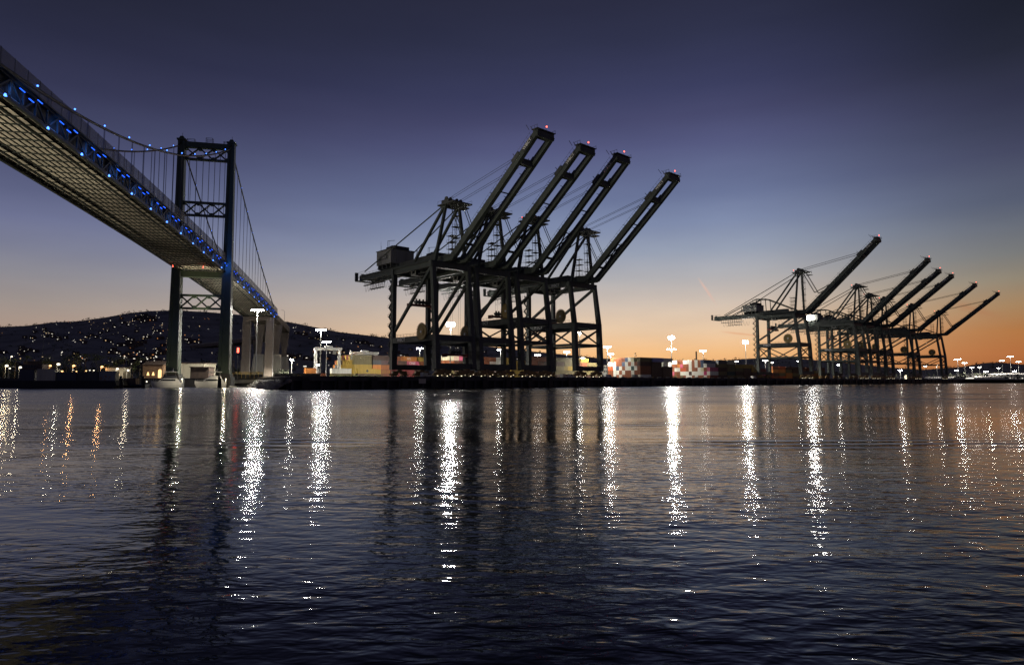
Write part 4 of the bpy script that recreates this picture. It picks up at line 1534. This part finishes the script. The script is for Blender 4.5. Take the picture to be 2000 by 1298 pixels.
# ------------------------------------------------------------------ yard gantry cranes
def yard_gantry(loc, rz, span, length, h, lab):
    r = empty('yard_gantry_crane', loc, rz)
    tag(r, lab, 'gantry crane', 'white yard gantry cranes')
    for x in (-span / 2, span / 2):
        for y in (-length / 2, length / 2):
            MB().box(x - .45, x + .45, y - .5, y + .5, 1.6, h).build('leg', M['white'], r)
            w = MB().disc((x, y - .9, .8), (1, 0, 0), .8, .6, 14).disc((x, y + .9, .8), (1, 0, 0), .8, .6, 14)
            w.build('wheel_pair', M['black'], r)
        MB().box(x - .5, x + .5, -length / 2 - 1.2, length / 2 + 1.2, 1.3, 2.2).build('sill_beam', M['white'], r)
        MB().box(x - .4, x + .4, -length / 2 + .5, length / 2 - .5, h - 2.0, h - 1.2).build('end_tie', M['white'], r)
    for y in (-length / 2, length / 2):
        MB().box(-span / 2 - 1.2, span / 2 + 1.2, y - .6, y + .6, h, h + 1.5).build('girder', M['white'], r)
    MB().box(-2, 2.6, -length / 2 + .7, length / 2 - .7, h + .4, h + 2.6).build('trolley', M['white'], r)
    MB().box(2.8, 4.8, -length / 2 - .4, -length / 2 + 1.8, h - 2.6, h - .1).build('operator_cab', M['house'], r)
    MB().box(-span / 2 - .6, -span / 2 + 1.6, -length / 2 + 1, length / 2 - 1, 2.4, 5.4).build('engine_house', M['white'], r)
    m = MB()
    for i in range(5):
        z = 2.6 + i * 3.2
        m.beam((-span / 2 - .9, -length / 2 + .6, z), (-span / 2 - .9, length / 2 - .8, z + 3.0), .5, .12)
    m.build('stairs', M['white'], r)


p = on_quay(640, -128)
yard_gantry((p.x, p.y, QZ), ROT_Q + R(70), 14, 7.5, 17.6, 'white yard gantry crane left above the yellow stack')
p = on_quay(711, -128)
yard_gantry((p.x, p.y, QZ), ROT_Q + R(70), 15, 7.5, 15.6, 'white yard gantry crane with long white beam over dark containers')


# ------------------------------------------------------------------ hillside houses
hb = MB().box(-5.5, 5.5, -4, 4, -3, 3.4)
hb.prism([(-4.5, 3.4), (4.5, 3.4), (0, 5.6)], 'x', -6, 6)
hme = hb.mesh('hillside_house', M['roof'])
wmesh = {}
for k, mt in (('white', 'win_w'), ('warm yellow', 'win_y'), ('orange', 'win_o'), ('dim', 'win_d')):
    for sz, (w_, h_) in (('small', (.65, .5)), ('wide', (1.6, .5)), ('large', (1.05, .9))):
        wmesh[k, sz] = MB().box(-w_, w_, -.15, 0, .6, .6 + 2 * h_).mesh('lit_window', M[mt])
hs_ = []
k = 0
while k < 300:
    px = rnd.choice([rnd.uniform(-10, 330), rnd.uniform(-10, 720), rnd.uniform(560, 1040), rnd.gauss(270, 40)])
    t = rnd.betavariate(1.5, 1.2) * .93 + .03
    if k % 3 and hs_:
        q0 = rnd.choice(hs_[-40:])
        px, t = q0[0] + rnd.gauss(0, 11), min(.96, max(.03, q0[1] + rnd.gauss(0, .02)))
    hs_.append((px, t))
    p = hill_pt(px, t)
    kk = rnd.choices(['white', 'warm yellow', 'orange', 'dim'], [.5, .22, .1, .18])[0]
    sz = rnd.choices(['small', 'wide', 'large'], [.6, .25, .15])[0]
    o = link('hillside_house', hme, None, p + Vector((0, 0, 2)), rnd.uniform(-.5, .5))
    tag(o, 'dark hillside house with a %s %s lit window' % (sz, kk), 'house', 'houses on the dark hill')
    w = link('lit_window', wmesh[kk, sz], o, (rnd.uniform(-3, 3), -4.02, rnd.uniform(-1, .6)))
    k += 1
hl = {k: MB() for k in ('win_w', 'win_y', 'win_o', 'win_d')}
for _ in range(240):
    cx = rnd.choice([rnd.uniform(-10, 740), rnd.uniform(-10, 740), rnd.uniform(-10, 1060), rnd.gauss(270, 60)])
    ct = rnd.betavariate(1.3, 1.2) * .95 + .02
    mt = rnd.choices(list(hl), [.45, .2, .13, .22])[0]
    for _ in range(rnd.choice([1, 1, 1, 2, 3])):
        p = hill_pt(cx + rnd.gauss(0, 5), min(.98, ct + rnd.gauss(0, .015))) + Vector((0, -3, 3.0))
        s_ = rnd.choice([.4, .5, .6, .8, 1.1])
        hl[mt].box(p.x - s_, p.x + s_, p.y - .2, p.y, p.z, p.z + s_ * 1.4)
for k_, nm in (('win_w', 'white'), ('win_y', 'warm'), ('win_o', 'orange'), ('win_d', 'dim')):
    tag(hl[k_].build('hillside_lights', M[k_]), 'scattered %s lights of farther houses on the dark hill' % nm, 'lights', kind='stuff')


# ------------------------------------------------------------------ left shore: lamps, trees, buildings
def street_lamp(px, py, Y, mat, size, lab, power=0, colr=(1, .6, .3)):
    top = at(px, py, Y)
    r = empty('street_lamp', (top.x, top.y, QZ))
    tag(r, lab, 'street lamp', 'street lamps on the left shore')
    h_ = top.z - QZ
    MB().tube((0, 0, 0), (0, 0, h_), .12, 6, .08).tube((0, 0, h_), (.7, 0, h_ + .15), .06, 5).build('pole', M['grey'], r)
    MB().ball((.7, -.1, h_), size, 8, 5, (1.1, 1, .8)).build('lantern', M[mat], r)
    if power:
        ld = bpy.data.lights.new('lantern_light', 'POINT')
        ld.energy = power * .15
        ld.color = colr
        ld.shadow_soft_size = .5
        lo = bpy.data.objects.new('lantern_light', ld)
        col.objects.link(lo)
        lo.parent = r
        lo.location = (.7, -1.2, h_ - .4)


SL = [(21, 696, 420, 'lamp_white', .55, 'high warm lamp on the far left', 6000, (1, .8, .5)), (11, 714, 360, 'lamp_white', .8, 'brightest lamp at the left edge', 9000, (1, .8, .5)), (17, 719, 370, 'lamp_white', .5, 'lower of the paired lamps at the left edge', 0, None),
      (37.5, 717, 360, 'lamp_white', .7, 'white lamp beside the barge cabin', 6000, (1, .85, .6)), (96, 714, 350, 'lamp_warm', .6, 'orange lamp right of the barge cabin', 5000, (1, .5, .2)), (112, 711, 380, 'lamp_white', .9, 'bright white lamp above the dark barge boxes', 12000, (1, .9, .7)),
      (142, 714, 350, 'lamp_warm', .65, 'orange lamp among trees above the dark barge boxes', 8000, (1, .5, .2)), (119, 725, 335, 'lamp_warm', .5, 'low orange lamp behind the dark barge boxes', 0, None), (197, 716, 350, 'lamp_warm', .65, 'orange lamp above the marked container', 7000, (1, .5, .2)),
      (227, 720, 345, 'lamp_white', .65, 'white lamp left of the work boat', 5000, (1, .9, .75)), (248, 723, 345, 'lamp_white', .6, 'white lamp above the work boat', 5000, (1, .85, .6)), (166, 724, 350, 'lamp_warm', .35, 'small orange lamp between parked cars', 0, None),
      (147, 725, 350, 'lamp_warm', .35, 'small orange lamp left of the parked cars', 0, None), (181, 723, 350, 'lamp_white', .35, 'small white lamp right of the parked cars', 0, None), (140, 722, 352, 'lamp_white', .28, 'small white lamp under the orange tree lamp', 0, None),
      (306, 707, 420, 'lamp_white', .4, 'greenish white lamp above the arched building', 3000, (.7, 1, .8))]
for a in SL:
    street_lamp(a[0], a[1], a[2], a[3], a[4], a[5], a[6], a[7] or (1, 1, 1))


def tree(px, Y, h_, w_, lab, palm=False, mat='leaf'):
    b_ = ground_at(px, Y, QZ)
    r = empty('palm_tree' if palm else 'tree', b_)
    tag(r, lab, 'tree', 'trees on the left shore')
    rr = random.Random(int(px * 10))
    cr = MB()
    if palm:
        MB().tube((0, 0, 0), (.2, 0, h_), .22, 6, .16).build('trunk', M['bark'], r)
        for i in range(16):
            a = i * 2.399
            el = rr.uniform(-.2, .9)
            d_ = Vector((math.cos(a) * math.cos(el), math.sin(a) * math.cos(el), math.sin(el)))
            p0 = Vector((.2, 0, h_))
            p1 = p0 + d_ * w_ * .55
            p2 = p0 + d_ * w_ + Vector((0, 0, -w_ * .45))
            sd = d_.cross(Vector((0, 0, 1))).normalized() * w_ * .10
            cr.add([p0, p1 + sd, p2, p1 - sd], [(0, 1, 2, 3)])
    else:
        m = MB().tube((0, 0, 0), (0, 0, h_ * .5), .28, 7, .18)
        for i in range(5):
            a = i * 1.3 + rr.random()
            m.tube((0, 0, h_ * (.3 + .05 * i)), (math.cos(a) * w_ * .5, math.sin(a) * w_ * .5, h_ * (.55 + .07 * i)), .12, 5, .05)
        m.build('trunk', M['bark'], r)
        for i in range(9):
            a = rr.uniform(0, 6.28)
            q_ = rr.uniform(0, .75)
            leaf_cloud(cr, (math.cos(a) * q_ * w_, math.sin(a) * q_ * w_, h_ * rr.uniform(.5, .92)), w_ * .42, w_ * .42, h_ * .16, 46, .38, rr)
    cr.build('crown', M[mat], r)


for px, Y, h_, w_, lab, pl in ((6, 372, 13, 4.5, 'dark tree at the left edge behind the brightest lamp', False), (28, 366, 10, 3.6, 'palm lit from below near the left edge', True), (50, 380, 12, 4.0, 'palm behind the barge cabin', True),
                               (90, 390, 15, 5.5, 'dark tree right of the barge cabin', False), (108, 360, 7, 2.8, 'small palm lit by the bright white lamp', True), (148, 362, 14, 4.0, 'tree glowing in the orange lamp', False),
                               (165, 372, 13, 3.4, 'tall palm right of the orange lamp', True), (205, 362, 8, 3.5, 'low yellow-lit tree above the marked container', False), (220, 385, 14, 5.5, 'dark tree above the marked container', False),
                               (240, 365, 11, 3.6, 'palm above the work boat', True), (258, 372, 10, 4.0, 'yellow-lit tree left of the arched building', False), (272, 378, 12, 3.6, 'palm beside the arched building', True), (128, 395, 16, 6.0, 'large dark tree behind the bright white lamp', False), (190, 398, 15, 6.0, 'large dark tree behind the parked cars', False)):
    tree(px, Y, h_, w_, lab, pl)
tl = MB()
for _ in range(170):
    px = rnd.uniform(-40, 560)
    p = ground_at(px, rnd.uniform(430, 640), QZ)
    h_ = rnd.uniform(5, 13)
    leaf_cloud(tl, p + Vector((0, 0, h_ * .5)), h_ * .6, h_ * .5, h_ * .5, 26, 1.3, rnd)
tag(tl.build('dark_treeline', M['tree']), 'dark mass of trees at the foot of the hill', 'trees', kind='stuff')


def building(name, px0, px1, Y, y_top, depth, wall, lab, roof_over=.4, gable=False, windows=(), arches=()):
    a, b = ground_at(px0, Y, QZ), ground_at(px1, Y, QZ)
    w_ = b.x - a.x
    h_ = at(px0, y_top, Y).z - QZ
    r = empty(name, ((a.x + b.x) / 2, Y + depth / 2, QZ))
    tag(r, lab, 'building')
    MB().box(-w_ / 2, w_ / 2, -depth / 2, depth / 2, 0, h_).build('wall', M[wall], r)
    if gable:
        MB().prism([(-depth / 2 - roof_over, h_ + .01), (depth / 2 + roof_over, h_ + .01), (0, h_ + 2.2)], 'x', -w_ / 2 - roof_over, w_ / 2 + roof_over).build('roof', M['roof'], r)
    else:
        MB().box(-w_ / 2 - roof_over, w_ / 2 + roof_over, -depth / 2 - roof_over, depth / 2 + roof_over, h_ + .01, h_ + .35).build('roof', M['roof'], r)
    for x0, x1, z0, z1, mt in windows:
        MB().box(x0 * w_ - w_ / 2, x1 * w_ - w_ / 2, -depth / 2 - .06, -depth / 2 - .01, z0, z1).build('window', M[mt], r)
    for xc_, wa_, ha_ in arches:
        pts = [(xc_ * w_ - w_ / 2 - wa_, .3)] + [(xc_ * w_ - w_ / 2 - wa_ * math.cos(t_), ha_ + wa_ * math.sin(t_)) for t_ in [i * math.pi / 8 for i in range(9)]] + [(xc_ * w_ - w_ / 2 + wa_, .3)]
        MB().prism(pts, 'y', -depth / 2 - .08, -depth / 2 - .01).build('arch', M['door_glow'], r)
    return r


ab = building('arched_building', 278, 317, 345, 712, 9, 'stucco', 'brown stucco building with a lit arch and two wall lamps', gable=True, arches=((.86, .9, 4.0),))
for x in (-2.4, .4):  # glowing wedges shaped as the wall lamps' cones of light
    m = MB().hexa([(x - .7, -4.75, 1.6), (x + .7, -4.75, 1.6), (x + .7, -4.55, 1.6), (x - .7, -4.55, 1.6), (x - .2, -4.75, 3.4), (x + .2, -4.75, 3.4), (x + .2, -4.55, 3.4), (x - .2, -4.55, 3.4)])
    m.build('wall_lamp_cone', M['door_glow'], ab)
building('pale_warehouse', 318, 398, 360, 709, 14, 'pale_wall', 'long pale low building behind the bridge tower', windows=((.74, .765, 2.6, 3.1, 'lamp_s'),))
building('low_shed', 371, 407, 335, 717, 6, 'roof', 'dark brown low shed before the pale building')
building('harbour_office', 44, 93, 420, 706, 10, 'roof', 'dark two-storey harbour building behind the barge', windows=[(.1 + .08 * i, .15 + .08 * i, 8, 9.4, 'win_d') for i in range(7)])
building('kiosk', 78, 86, 340, 719, 4, 'yellow', 'small dim yellow kiosk behind the barge')
building('canopy_shed', 205, 240, 350, 718, 7, 'pale_wall', 'low flat shed behind the marked container', windows=((.1, .3, 1.5, 2.6, 'win_y'), (.5, .8, 1.5, 2.6, 'win_y')))
building('far_shed', 1885, 1903, 900, 735, 20, 'pale_wall', 'long low pale shed on the right shore', windows=((.05, .95, 1.6, 3.2, 'win_w'),))
building('lit_terminal_shed', 1970, 2030, 950, 738.5, 20, 'pale_wall', 'pale shed with a row of lit doors at the right edge', windows=[(.03 + .1 * i, .08 + .1 * i, .6, 3.0, 'win_w') for i in range(10)])
building('yard_office', 1176, 1186, q_y(1176, -70), 713, 8, 'house', 'pale office block right of the fourth crane', windows=[(.1 + .3 * i, .3 + .3 * i, z, z + 1.2, 'glass') for i in range(3) for z in (2, 5.2, 8.2)])

# parked cars on the left shore
car = MB()
car.prism([(-2.1, .35), (2.1, .35), (2.15, .8), (1.4, .95), (.8, 1.45), (-.9, 1.45), (-1.6, .95), (-2.15, .85)], 'y', -.85, .85)
carm = car.mesh('car_body')
carm.materials.append(M['grey'])
whl = MB()
for x in (-1.3, 1.3):
    for y in (-.8, .8):
        whl.disc((x, y, .33), (0, 1, 0), .33, .22, 10)
whm_ = whl.mesh('wheels', M['black'])
hlm = MB().box(2.12, 2.2, -.75, -.4, .6, .78).box(2.12, 2.2, .4, .75, .6, .78).mesh('headlights', M['bead'])
tlm = MB().box(-2.2, -2.12, -.75, -.4, .65, .82).box(-2.2, -2.12, .4, .75, .65, .82).mesh('tail_lights', M['red'])
for px, rz, lab in ((129, -90, 'car with headlights on, left of the orange lamps'), (136, -80, 'second car from the left behind the barge boxes'), (171, 90, 'car with red tail lights behind the barge boxes'), (176, 100, 'car beside the red tail lights'), (185, -90, 'car with headlights left of the marked container'), (213, -100, 'car with headlights above the marked container')):
    p = ground_at(px, 330, QZ)
    r = empty('parked_car', p, R(rz))
    tag(r, lab, 'car', 'cars on the left shore')
    link('body', carm, r)
    link('wheels', whm_, r)
    link('headlights', hlm, r)
    link('tail_lights', tlm, r)


# vans on the quay
def van(loc, rz, mat, lab):
    r = empty('van', loc, rz)
    tag(r, lab, 'van', 'vans on the quay')
    MB().prism([(-2.6, .4), (2.5, .4), (2.6, 1.1), (1.9, 1.25), (1.3, 2.2), (-2.6, 2.25)], 'y', -.95, .95).build('body', M[mat], r)
    MB().prism([(1.25, 1.3), (1.85, 1.3), (1.35, 2.05), (1.0, 2.05)], 'y', -.97, .97).box(.2, .95, -.97, .97, 1.35, 2.0).build('window', M['glass'], r)
    for x in (-1.6, 1.6):
        for y in (-.9, .9):
            MB().disc((x, y, .38), (0, 1, 0), .38, .25, 12).build('wheel', M['black'], r)


for px, u, mat, lab in ((833, 12, 'white', 'white van under the first crane'), (1102, 14, 'white', 'white van under the fourth crane'), (1112, 10, 'white', 'second white van under the fourth crane'), (1187, 10, 'white', 'white van just right of the fourth crane'), (1471, 8, 'white', 'white van left of the first far crane'), (1240, 20, 'grey', 'grey van before the lit container block')):
    p = on_quay(px, u)
    van((p.x, p.y, QZ), ROT_Q + R(90 + rnd.uniform(-12, 12)), mat, lab)

# low row of concrete barriers and pallets behind the apron edge
bar_ = MB().prism([(-.4, 0), (.4, 0), (.15, .5), (.12, .95), (-.12, .95), (-.15, .5)], 'y', -1.9, 1.9).mesh('barrier', M['concrete'])
BL = ['one', 'two', 'three', 'four', 'five', 'six', 'seven', 'eight', 'nine', 'ten', 'eleven', 'twelve', 'thirteen', 'fourteen', 'fifteen', 'sixteen', 'seventeen', 'eighteen', 'nineteen', 'twenty']
for i in range(20):
    o = link('concrete_barrier', bar_, None, quay(112 + i * 8.2, 25 + rnd.uniform(-1, 1), QZ), ROT_Q + rnd.uniform(-.1, .1))
    tag(o, 'pale concrete barrier on the quay, number %s right of the fourth crane' % BL[i], 'barrier', 'barriers along the quay')
sb = MB()
for _ in range(60):
    p = on_quay(rnd.uniform(648, 748), rnd.uniform(-86, -78), QZ)
    leaf_cloud(sb, p + Vector((0, 0, .9)), 1.5, 1.2, 1.1, 22, .35, rnd)
tag(sb.build('roadside_scrub', M['leaf']), 'pale green scrub before the yellow container stack', 'scrub', kind='stuff')

# pier head by the bridge tower: wall, guard rail, ledge
p0, p1 = ground_at(536, 326, QZ), ground_at(626, 322, QZ)
m = MB().beam(p0 + Vector((0, 0, 1.2)), p1 + Vector((0, 0, 1.2)), .4, 2.4)
tag(m.build('dark_wall', M['black']), 'long black wall above the boulder slope', 'wall')
gr = empty('guard_rail', ground_at(455, 312, QZ))
tag(gr, 'yellow guard rail with dark panel at the bridge pier', 'guard rail')
for i in range(8):
    MB().box(-.08, .08, -.08, .08, 0, 2.9).build('post', M['yellow'], gr, (i * 2.05, 0, 0))
MB().box(-.1, 14.5, -.06, .06, 2.5, 2.9).build('top_rail', M['yellow'], gr)
MB().box(-.1, 14.5, -.05, .05, 1.9, 2.1).build('middle_rail', M['yellow'], gr)
MB().box(-.1, 14.5, .1, .3, -.4, 1.8).build('dark_panel', M['black'], gr)
lg = MB().box(-1.5, 17, -1.8, 1.5, -2.4, -.8)
tag(lg.build('pier_ledge', M['concrete'], None, ground_at(455, 309, QZ)), 'pale concrete ledge under the yellow guard rail', 'ledge')
rs = empty('signal_post', ground_at(463, 306, QZ))
tag(rs, 'post with red signal lamp right of the bridge tower', 'signal')
hh = at(463, 683, 306).z - QZ
MB().tube((0, 0, -2), (0, 0, hh), .1, 6).build('pole', M['grey'], rs)
MB().box(-.35, .35, -.3, .3, hh - 1.3, hh + 1.0).build('red_lamp', M['red'], rs)
ch = ground_at(1361, 700, QZ)
m = MB().tube((0, 0, 0), (0, 0, at(1361, 686, 700).z - QZ), .95, 12, .75)
tag(m.build('chimney', M['concrete_brown'], None, ch), 'dark slim chimney beside a lit mast against the sunset', 'chimney')
mk = empty('marker_mast', ground_at(1240, 480, QZ))
tag(mk, 'thin mast with two dark balls against the sunset', 'mast')
h1 = at(1240, 690, 480).z - QZ
MB().tube((0, 0, 0), (0, 0, h1), .1, 6).build('pole', M['grey'], mk)
for dz, dx in ((0, .8), (-1.7, 1.2)):
    MB().ball((dx, 0, h1 + dz), .5, 8, 5).build('ball', M['black'], mk)
    MB().tube((0, 0, h1 + dz), (dx, 0, h1 + dz), .05, 4).build('bracket', M['grey'], mk)


# ------------------------------------------------------------------ boats
def hull_mesh(L, B, H, fine=.75):
    m = MB()
    st = 11
    for i in range(st):
        t = i / (st - 1)
        x = -L / 2 + L * t
        bw = B / 2 * (1 - max(0, (t - .45) / .55) ** 2.2 * .97)
        zt = H * (.78 + .30 * t ** 2)
        kx = x - (0 if t < .8 else (t - .8) * L * .35)
        m.v += [(kx, 0, -.5 + .9 * max(0, t - .7)), (kx, -bw * .8, .05 + .5 * max(0, t - .6)), (x, -bw, zt * .55), (x, -bw * 1.03, zt), (x, bw * 1.03, zt), (x, bw, zt * .55), (kx, bw * .8, .05 + .5 * max(0, t - .6))]
        if i:
            a, b = (i - 1) * 7, i * 7
            for j in range(7):
                m.f.append((a + j, a + (j + 1) % 7, b + (j + 1) % 7, b + j))
    m.f.append(tuple(range(7)))
    m.f.append(tuple(range((st - 1) * 7, st * 7))[::-1])
    return m


def yacht(px, Y, rz, L, top, lab, dark=False):
    r = empty('motor_yacht', ground_at(px, Y, 0), rz)
    r.scale = (1.08, 1.15, 1.22)
    tag(r, lab, 'boat', 'motor yachts by the bridge tower')
    mt = M['boat']
    hull_mesh(L, 3.9, 2.2).build('hull', mt, r, smooth=False)
    MB().prism([(-L * .46, 1.6), (L * .28, 1.95), (L * .16, 3.1), (L * .08, 3.3), (-L * .34, 3.25), (-L * .40, 2.6)], 'y', -1.55, 1.55).build('cabin', mt, r)
    MB().prism([(-L * .30, 2.35), (L * .20, 2.35), (L * .15, 2.95), (-L * .30, 2.95)], 'y', -1.58, 1.58).build('cabin_window', M['glass'], r)
    MB().prism([(L * .285, 2.0), (L * .30, 2.0), (L * .175, 3.1), (L * .16, 3.1)], 'y', -1.3, 1.3).build('windscreen', M['glass'], r)
    MB().prism([(-L * .36, 3.25), (L * .07, 3.32), (L * .02, 4.2), (-L * .32, 4.15)], 'y', -1.35, 1.35).build('flybridge', M['boat_dark'] if dark else mt, r)
    for x in (-L * .30, L * .02):
        for y in (-1.2, 1.2):
            MB().tube((x, y, 4.1), (x, y, 5.5), .05, 5).build('roof_post', M['grey'], r)
    MB().prism([(-L * .36, 5.5), (L * .08, 5.5), (L * .05, 5.7), (-L * .34, 5.7)], 'y', -1.5, 1.5).build('hard_top', mt, r)
    MB().tube((-L * .2, 0, 5.7), (-L * .22, 0, 6.9), .06, 5).ball((-L * .2, 0, 6.0), .3, 8, 5).build('radar_mast', mt, r)
    m = MB()
    for i in range(7):
        t = i / 6
        for sy in (-1, 1):
            x = L * (.12 + .36 * t)
            y = sy * 1.9 * (1 - (t * .88) ** 2.2)
            m.tube((x, y, 2.05 + .2 * t), (x, y, 2.8 + .25 * t), .035, 4)
    m.build('bow_rail', M['grey'], r)
    MB().box(-L * .5, L * .3, -2.02, -1.96, .9, 1.05).build('rubbing_strake', M['boat_dark'], r)
    for x in (-L * .1, L * .18):
        MB().ball((x, -2.0, 1.5), .14, 6, 4).build('deck_light', M['lamp_s'], r)


yacht(325, 280, R(205), 11.0, 5.5, 'dark-topped motor yacht moored at the left tower leg', True)
yacht(411, 282, R(212), 11.5, 5.5, 'white motor yacht moored at the right tower leg')
# barge with boxes
bgx0, bgx1 = ground_at(-40, 262, 0).x, ground_at(236, 262, 0).x
bgm_ = MB().prism([(bgx0, 3.0), (bgx0 - 1, 1.0), (bgx0 + 2, -.6), (bgx1 - 2, -.6), (bgx1 + 1, 1.0), (bgx1, 3.0)], 'y', 258, 272)
tag(bgm_.build('work_barge', M['black']), 'long black work barge at the left shore', 'barge')


def deck_box(px0, px1, ytop, mat, lab, marks=False, name='storage_box'):
    a, b = at(px0, YH, 259), at(px1, YH, 259)
    zt = at(px0, ytop, 259).z
    w_ = b.x - a.x - .15
    r = empty(name, ((a.x + b.x) / 2, 261, 3.02))
    tag(r, lab, 'storage box', 'boxes on the black barge')
    MB().box(-w_ / 2, w_ / 2, -1.2, 1.2, .1, zt - 3.0).build('shell', M[mat], r)
    m = MB()
    for x in (-w_ / 2, w_ / 2 - .15):
        m.box(x, x + .15, -1.26, -1.1, 0, zt - 2.95)
    m.box(-w_ / 2, w_ / 2, -1.25, -1.12, zt - 3.1, zt - 2.95).box(-w_ / 2, w_ / 2, -1.25, -1.12, 0, .14)
    m.build('edge_frame', M[mat], r)
    if marks:
        for x, z, s_ in ((-w_ * .38, .9, .65), (-w_ * .08, 1.7, .5), (w_ * .1, .8, .3), (w_ * .16, 1.5, .35), (-w_ * .12, .4, .35)):
            MB().disc((x, -1.28, z), (0, 1, .0), s_, .03, 7).build('brown_mark', M['stucco'], r)


deck_box(68, 105.5, 720.5, 'pale_wall', 'large plain pale grey box on the black barge')
deck_box(107, 147, 726, 'boat_dark', 'left dark box on the black barge')
deck_box(148, 189, 726, 'crane_dark', 'right dark box on the black barge')
deck_box(190, 223, 724.5, 'house', 'white container with brown marks on the barge end', True)
wb_ = empty('barge_cabin', ((at(36, YH, 260).x + at(66, YH, 260).x) / 2, 262, 3.02))
tag(wb_, 'dark cabin with mast at the left end of the barge', 'cabin')
MB().box(-3.1, 3.1, -2, 2, 0, 4.4).build('wall', M['boat_dark'], wb_)
MB().box(-2.2, 6.0, -1.8, 1.8, 4.45, 6.6).build('wheelhouse', M['roof'], wb_)
for i in range(5):
    MB().box(-1.8 + i * 1.1, -1.1 + i * 1.1, -1.86, -1.81, 5.3, 6.2).build('window', M['glass'], wb_)
MB().tube((4.6, 0, 6.6), (4.6, 0, 16.8), .1, 6, .05).build('mast', M['crane_dark'], wb_)
# work boat
wkb = empty('work_boat', ground_at(262, 268, 0), R(180))
tag(wkb, 'small dark work boat between the barge and the yachts', 'boat')
hull_mesh(11, 3.8, 1.9).build('hull', M['boat_dark'], wkb)
MB().prism([(-1.5, 1.5), (2.6, 1.5), (2.0, 4.0), (-1.4, 4.0)], 'y', -1.3, 1.3).build('wheelhouse', M['roof'], wkb)
MB().box(-1.2, 1.9, -1.34, -1.31, 2.7, 3.6).build('window', M['glass'], wkb)
MB().tube((-2.5, 0, 1.5), (-2.5, 0, 6.8), .09, 6).tube((-2.5, 0, 6.0), (1.0, 0, 4.6), .06, 5).build('mast', M['crane_dark'], wkb)
MB().ball((-4.6, -1.2, 2.6), .3, 8, 5).build('deck_light', M['lamp_white'], wkb)
# mooring piles and skiff
for px, Y, lab in ((427.5, 262, 'dark wooden mooring pile before the white yacht'), (279, 262, 'dark wooden mooring pile left of the dark-topped yacht'), (236, 256, 'dark wooden mooring pile at the barge end')):
    m = MB().tube((0, 0, -2), (0, 0, 4.6), .5, 9, .42).tube((.7, .3, -2), (.5, .2, 4.0), .4, 9, .34).tube((0, 0, 4.6), (0, 0, 4.9), .55, 9, .3)
    tag(m.build('mooring_pile', M['wood'], None, ground_at(px, Y, 0)), lab, 'pile', 'mooring piles on the left')
sk = empty('skiff', ground_at(456, 285, 0), R(170))
tag(sk, 'small white-edged skiff at the bridge pier', 'boat')
hull_mesh(4.2, 1.5, .7).build('hull', M['boat'], sk)
MB().box(-.5, -.2, -.7, .7, .5, .6).box(.7, 1.0, -.55, .55, .5, .6).build('thwart', M['wood'], sk)
fd = MB().box(-15, 5, -1.2, 1.2, .15, .6)
tag(fd.build('floating_dock', M['concrete_dark'], None, ground_at(438, 290, 0)), 'low floating dock between the yachts and the skiff', 'dock')


# added pedestal lamps, put in only to brighten the yachts
for px, Y, lab in ((441, 276, 'added low dock lamp beside the white yacht'), (356, 274, 'added low dock lamp right of the dark-topped yacht')):
    r = empty('added_dock_lamp', ground_at(px, Y, .6))
    tag(r, lab, 'lamp', 'added dock lamps by the yachts')
    MB().tube((0, 0, -1.2), (0, 0, 3.2), .09, 6).box(-.2, .2, -.2, .2, 3.2, 3.3).build('post', M['grey'], r)
    MB().box(-.16, .16, -.16, .16, 2.9, 3.2).build('lantern', M['lamp_white'], r)
    ld = bpy.data.lights.new('lantern_light', 'POINT')
    ld.energy = 1500
    ld.color = (1.0, .86, .6)
    ld.shadow_soft_size = .25
    lo = bpy.data.objects.new('lantern_light', ld)
    col.objects.link(lo)
    lo.parent = r
    lo.location = (-.3, -.6, 2.9)
